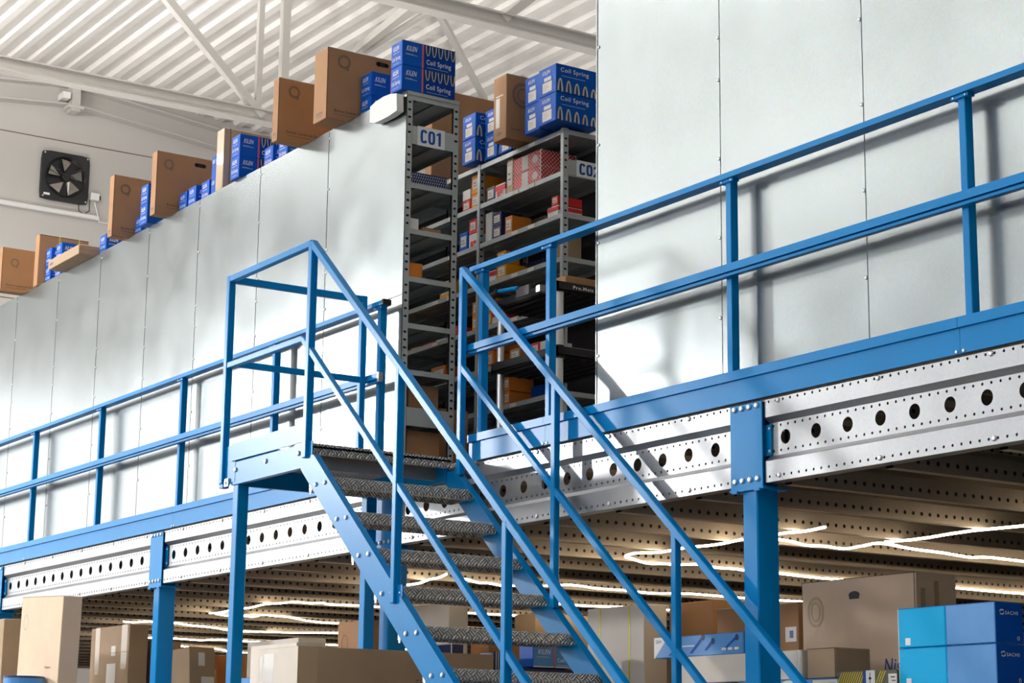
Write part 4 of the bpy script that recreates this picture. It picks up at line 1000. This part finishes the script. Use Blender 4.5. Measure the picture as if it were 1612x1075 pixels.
low('brown carton with faint ring print left of the landing rear leg', -11.628, 6.5, .926, .39, .3, 'card', ZR, lambda b, F, G, w, d, h: (b.arc(F, .1, h-.14, .045, .055, .008, 0, 2*PI, 'printgrey')))
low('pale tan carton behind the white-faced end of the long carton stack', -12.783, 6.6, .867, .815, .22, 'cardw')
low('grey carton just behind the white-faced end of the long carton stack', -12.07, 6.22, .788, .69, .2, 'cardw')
low('orange-brown carton with a white tag right of the near landing leg', -14.434, 7.0, .826, .29, .3, 'cardo', ZR, lambda b, F, G, w, d, h: b.rect(F, .13, .17, h-.2, h-.13, 'paper'))
low('red-brown carton left of the near landing leg', -14.957, 7.0, .841, .378, .3, 'cardo')
low('small bright blue carton at the bottom beside the near landing leg', -12.82, 6.25, .576, .203, .2, 'lblue')
def d_lab(b, F, G, w, d, h):
    b.rect(G, d*.35, d*.6, h-.14, h-.04, 'paper'); b.rect(G, d*.45, d*.95, h-.4, h-.22, 'paper'); b.rect(F, 0, w, h-.004, h-.001, 'cardd')
low('leaning brown carton with two white labels right of the second column', -14.02, 6.36, .85, .30, .24, 'card2', ZR+.03, d_lab, (0, math.radians(-5), math.radians(12)))
low('plain tan carton base left of the leaning carton, at the second column', -14.45, 6.55, .70, .25, .2, 'cardw')
low('brown carton with two white labels left of the second column', -15.12, 6.5, .945, .427, .25, 'card2', ZR, lambda b, F, G, w, d, h: (b.rect(F, w*.35, w*.48, h-.21, h-.09, 'paper'), b.rect(F, w*.4, w*.78, h-.45, h-.25, 'paper'), b.rect(F, 0, w, h-.004, h-.001, 'cardd')))
low('tall taped brown carton right of the leaning pale carton', -15.114, 6.3, 1.066, .807, .16, 'card2', ZR, lambda b, F, G, w, d, h: (b.rect(F, w*.12, w*.24, h-.38, h, 'tape'), b.rect(F, w*.8, w*.95, h-.35, h, 'tape'), b.rect(F, w*.55, w*.66, h-.24, h-.16, 'paper'), b.rect(F, w*.45, w*.68, h-.55, h-.3, 'paper'), b.rect(F, w*.5, w, h-.217, h-.214, 'cardd')))
low('largest carton at far left, paled as if brightly lit, leaning back against the beam', -14.60, 5.52, 1.215, .89, .152, 'cardlit', ZR, lambda b, F, G, w, d, h: (b.rect(F, 0, w, h-.004, h-.001, 'cardd'), b.arc(F, .12, h-.2, .05, .06, .006, 0, 2*PI, 'tape'), b.text(F, 'Engine', w*.68, h-.55, .12, .02, 'cardd')), (0, math.radians(2.8), 0))
low('cream carton left of the leaning pale carton', -17.13, 6.3, 1.04, .6, .2, 'cardw', ZR, lambda b, F, G, w, d, h: b.rect(F, .28, .31, h-.13, h-.09, 'printgrey'))
low('brown carton cut by the left edge of the picture', -15.78, 5.50, 1.106, .69, .14, 'card2')
b = MB(); b.cyl((-14.86, 5.36, ZR), (-14.86, 5.36, .60), .15, 'lblue', 28); b.cyl((-14.86, 5.36, .60), (-14.86, 5.36, .615), .153, 'navy', 28); b.cyl((-14.86, 5.36, .615), (-14.86, 5.36, .617), .04, 'dark', 16)
one('film_roll', 'blue film roll standing before the leaning pale carton', 'roll', b, (-14.86, 5.36, ZR), GL)

# glowing strip lights sagging under the joists
zl = 1.265
leds = [([(-8.03, 7.28), (-8.5, 7.33), (-8.72, 7.75), (-8.70, 8.08), (-8.42, 8.05), (-8.6, 8.84), (-8.57, 9.4), (-8.6, 11.5)], 'strip light behind the nearest column bending down towards the right edge'),
        ([(-8.36, 8.03), (-7.5, 8.0), (-6.4, 8.0)], 'thin straight strip light branching right above the largest tan carton'),
        ([(-8.77, 7.32), (-9.46, 7.35), (-9.88, 7.32), (-10.16, 7.75), (-10.05, 8.0), (-10.15, 8.5), (-10.2, 9.2), (-10.18, 11.3), (-10.2, 13.5)], 'strip light forming a point between the two sloping stair rails'),
        ([(-11.6, 7.15), (-11.75, 7.25), (-12.0, 7.6), (-12.1, 7.95), (-11.80, 8.25), (-11.92, 8.93), (-11.79, 9.8), (-11.85, 12.5)], 'strip light crossing behind the middle of the staircase'),
        ([(-11.66, 7.13), (-12.2, 7.28), (-12.82, 7.39)], 'short strip light rising to a point between the stair treads'),
        ([(-13.2, 7.6), (-13.23, 9.17), (-13.1, 10.13), (-13.23, 10.8), (-13.2, 13.5)], 'strip light seen past the strapped grey-white carton'),
        ([(-16.16, 7.47), (-15.4, 7.42), (-14.65, 7.38), (-14.45, 7.62), (-14.5, 8.06), (-14.5, 10.5)], 'strip light with a bright kink right of the near landing leg'),
        ([(-16.17, 7.53), (-16.22, 7.87), (-15.95, 8.0), (-16.45, 8.9), (-16.3, 11)], 'strip light running just under the kinked one'),
        ([(-17.68, 7.30), (-17.5, 7.55), (-17.62, 7.95), (-18.15, 8.82), (-17.75, 9.6), (-17.8, 12)], 'strip light starting at the second column from the left'),
        ([(-19.7, 8.0), (-19.78, 8.93), (-19.55, 9.5), (-19.7, 12)], 'second lowest strip light at the left'),
        ([(-20.96, 9.3), (-21.3, 10.0), (-21.65, 10.5), (-21.6, 13)], 'lowest strip light far back at the left')]
def smooth(P, k=6):
    out = []
    for i in range(len(P)-1):
        p0 = P[max(i-1, 0)]; p1 = P[i]; p2 = P[i+1]; p3 = P[min(i+2, len(P)-1)]
        for j in range(k):
            t = j/k; out.append(tuple(.5*((2*p1[c])+(-p0[c]+p2[c])*t+(2*p0[c]-5*p1[c]+4*p2[c]-p3[c])*t*t+(-p0[c]+3*p1[c]-3*p2[c]+p3[c])*t**3) for c in (0, 1)))
    return out+[P[-1]]
for P, lb in leds:
    Q = smooth(P); b = MB(); b.tube([(x, y, zl-.004+.004*math.cos(i*1.3)) for i, (x, y) in enumerate(Q)], .0075, 'led', 6)
    one('strip_light', 'warm white '+lb, 'light strip', b, (P[0][0], P[0][1], zl), 'strip lights under the mezzanine')

# =================================================================== LIGHTS
def area(name, loc, target, sx, sy, power, col=(1, 1, 1), spread=180):
    L = bpy.data.lights.new(name, 'AREA'); L.shape = 'RECTANGLE'; L.size = sx; L.size_y = sy; L.energy = power; L.color = col; L.spread = math.radians(spread)
    o = bpy.data.objects.new(name, L); COL.objects.link(o); o.location = loc
    o.rotation_euler = (Vector(target)-Vector(loc)).to_track_quat('-Z', 'Y').to_euler(); o['kind'] = 'helper'
    return o
# daylight of the end window, fill light at the added front one, inside the panes
area('window_area_light', (XW+.05, -2.8, 3.5), (0, -2.8, 3.5), 16.2, 4.1, 400, (1, .99, .98))
area('window_area_light', (-11.5, YF+.05, 5.7), (-11.5, 0, 5.2), 28, 2.2, 700, (.97, .98, 1))
# floodlight on a tall mast out on the open floor, the source of the crisp rail shadows
fl = thing('floodlight', 'square floodlight on a tall mast standing on the open floor near the end wall', 'lamp', (-25.9, -4.4, FL))
b = MB(); b.bar((-26.05, -4.5, 5.03), (-25.85, -4.38, 5.0), .9, .9, 'lampw'); b.build('housing', fl)
b = MB(); b.cyl((-26.2, -4.6, FL), (-26.2, -4.6, 5.2), .05, 'truss', 12); b.bar((-26.2, -4.6, 5.0), (-26.05, -4.5, 5.0), .06, .06, 'truss'); b.build('mast', fl)
b = MB(); b.box(-26.6, -25.8, -5.0, -4.2, FL, FL+.04, 'truss'); b.build('foot_plate', fl)
area('floodlight_beam', (-25.7, -4.3, 5.0), (-9, 6, 1.8), .8, .8, 820, (1, .985, .96), 150)
# lamps added out of view over the open floor to brighten roof and hall
for i, (X, Y) in enumerate(((-25, -6), (-20, -6), (-15, -6), (-25, 0.5), (-20, 0), (-15, 0), (-25, 5), (-20, 5), (-16, 4.6), (-3, -5), (2.5, -1), (2.5, 5))):
    z = zr(Y)-1.0
    t = thing('fill_lamp', 'added long white fill lamp hung out of view over the open floor', 'lamp', (X, Y, z), 'added fill lamps')
    b = MB(); b.box(X-.9, X+.9, Y-.09, Y+.09, z, z+.05, 'lampw'); b.build('housing', t)
    b = MB(); b.box(X-.88, X+.88, Y-.07, Y+.07, z-.02, z-.001, 'lamp'); b.build('tube', t)
    b = MB(); b.cyl((X-.7, Y, z+.05), (X-.7, Y, zr(Y)+.02), .006, 'black', 6); b.cyl((X+.7, Y, z+.05), (X+.7, Y, zr(Y)+.02), .006, 'black', 6); b.build('suspension_wire', t)
    area('fill_lamp_light', (X, Y, z-.05), (X, Y, 0), 1.8, .3, 60, (1, .98, .95))
    area('fill_lamp_uplight', (X, Y, z+.09), (X, Y, z+3), 1.8, .3, 760 if Y > 4 and X < 0 else (300 if X < -10 else 200), (1, .98, .95))
# lamps added on posts, hidden in the rear aisles, to brighten the roof
for i, (X, Y) in enumerate(((-14.5, 9.6), (-20, 9.6), (-26, 9.6), (-15, 16), (-21, 16))):
    z = 5.4
    t = thing('roof_fill_lamp', 'added white lamp on a post, hidden in the rear aisles to brighten the roof', 'lamp', (X, Y, 1.7), 'added roof fill lamps')
    b = MB(); b.box(X-.4, X+.4, Y-.09, Y+.09, z, z+.05, 'lampw'); b.build('housing', t)
    b = MB(); b.cyl((X, Y, 1.701), (X, Y, z), .03, 'lampw', 8); b.build('post', t)
    area('roof_fill_light', (X, Y, z+.07), (X, Y, z+3), .8, .3, 75, (1, .98, .95))

w = bpy.data.worlds.new('world'); S.world = w; w.use_nodes = True
w.node_tree.nodes['Background'].inputs['Color'].default_value = (.9, .95, 1, 1); w.node_tree.nodes['Background'].inputs['Strength'].default_value = .5

# lift everything so that the hall floor is z = 0
for o in [o for o in S.objects if o.parent is None]: o.location.z += -FL

# =================================================================== CAMERA
yaw, pitch, roll, F_ = math.radians(56.7663347), math.radians(11.92204597), math.radians(.64894316), 3157.4
fw = Vector((-math.sin(yaw)*math.cos(pitch), math.cos(yaw)*math.cos(pitch), math.sin(pitch)))
rv = Vector((math.cos(yaw), math.sin(yaw), 0)); up = rv.cross(fw)
R_ = rv*math.cos(roll)+up*math.sin(roll); U_ = up*math.cos(roll)-rv*math.sin(roll)
cam = bpy.data.cameras.new('camera'); cam.sensor_width = 36; cam.lens = F_/1612*36; cam.clip_end = 200
co = bpy.data.objects.new('camera', cam); COL.objects.link(co)
co.matrix_world = Matrix(((R_.x, U_.x, -fw.x, 0), (R_.y, U_.y, -fw.y, 0), (R_.z, U_.z, -fw.z, -FL), (0, 0, 0, 1)))
S.camera = co
S.view_settings.view_transform = 'Standard'; S.view_settings.look = 'None'; S.view_settings.gamma = 1; S.view_settings.exposure = 0
S.cycles.max_bounces = 8; S.cycles.diffuse_bounces = 4; S.cycles.glossy_bounces = 4
S.cycles.use_denoising = True; S.cycles.sample_clamp_indirect = 8; S.cycles.caustics_reflective = False; S.cycles.caustics_refractive = False
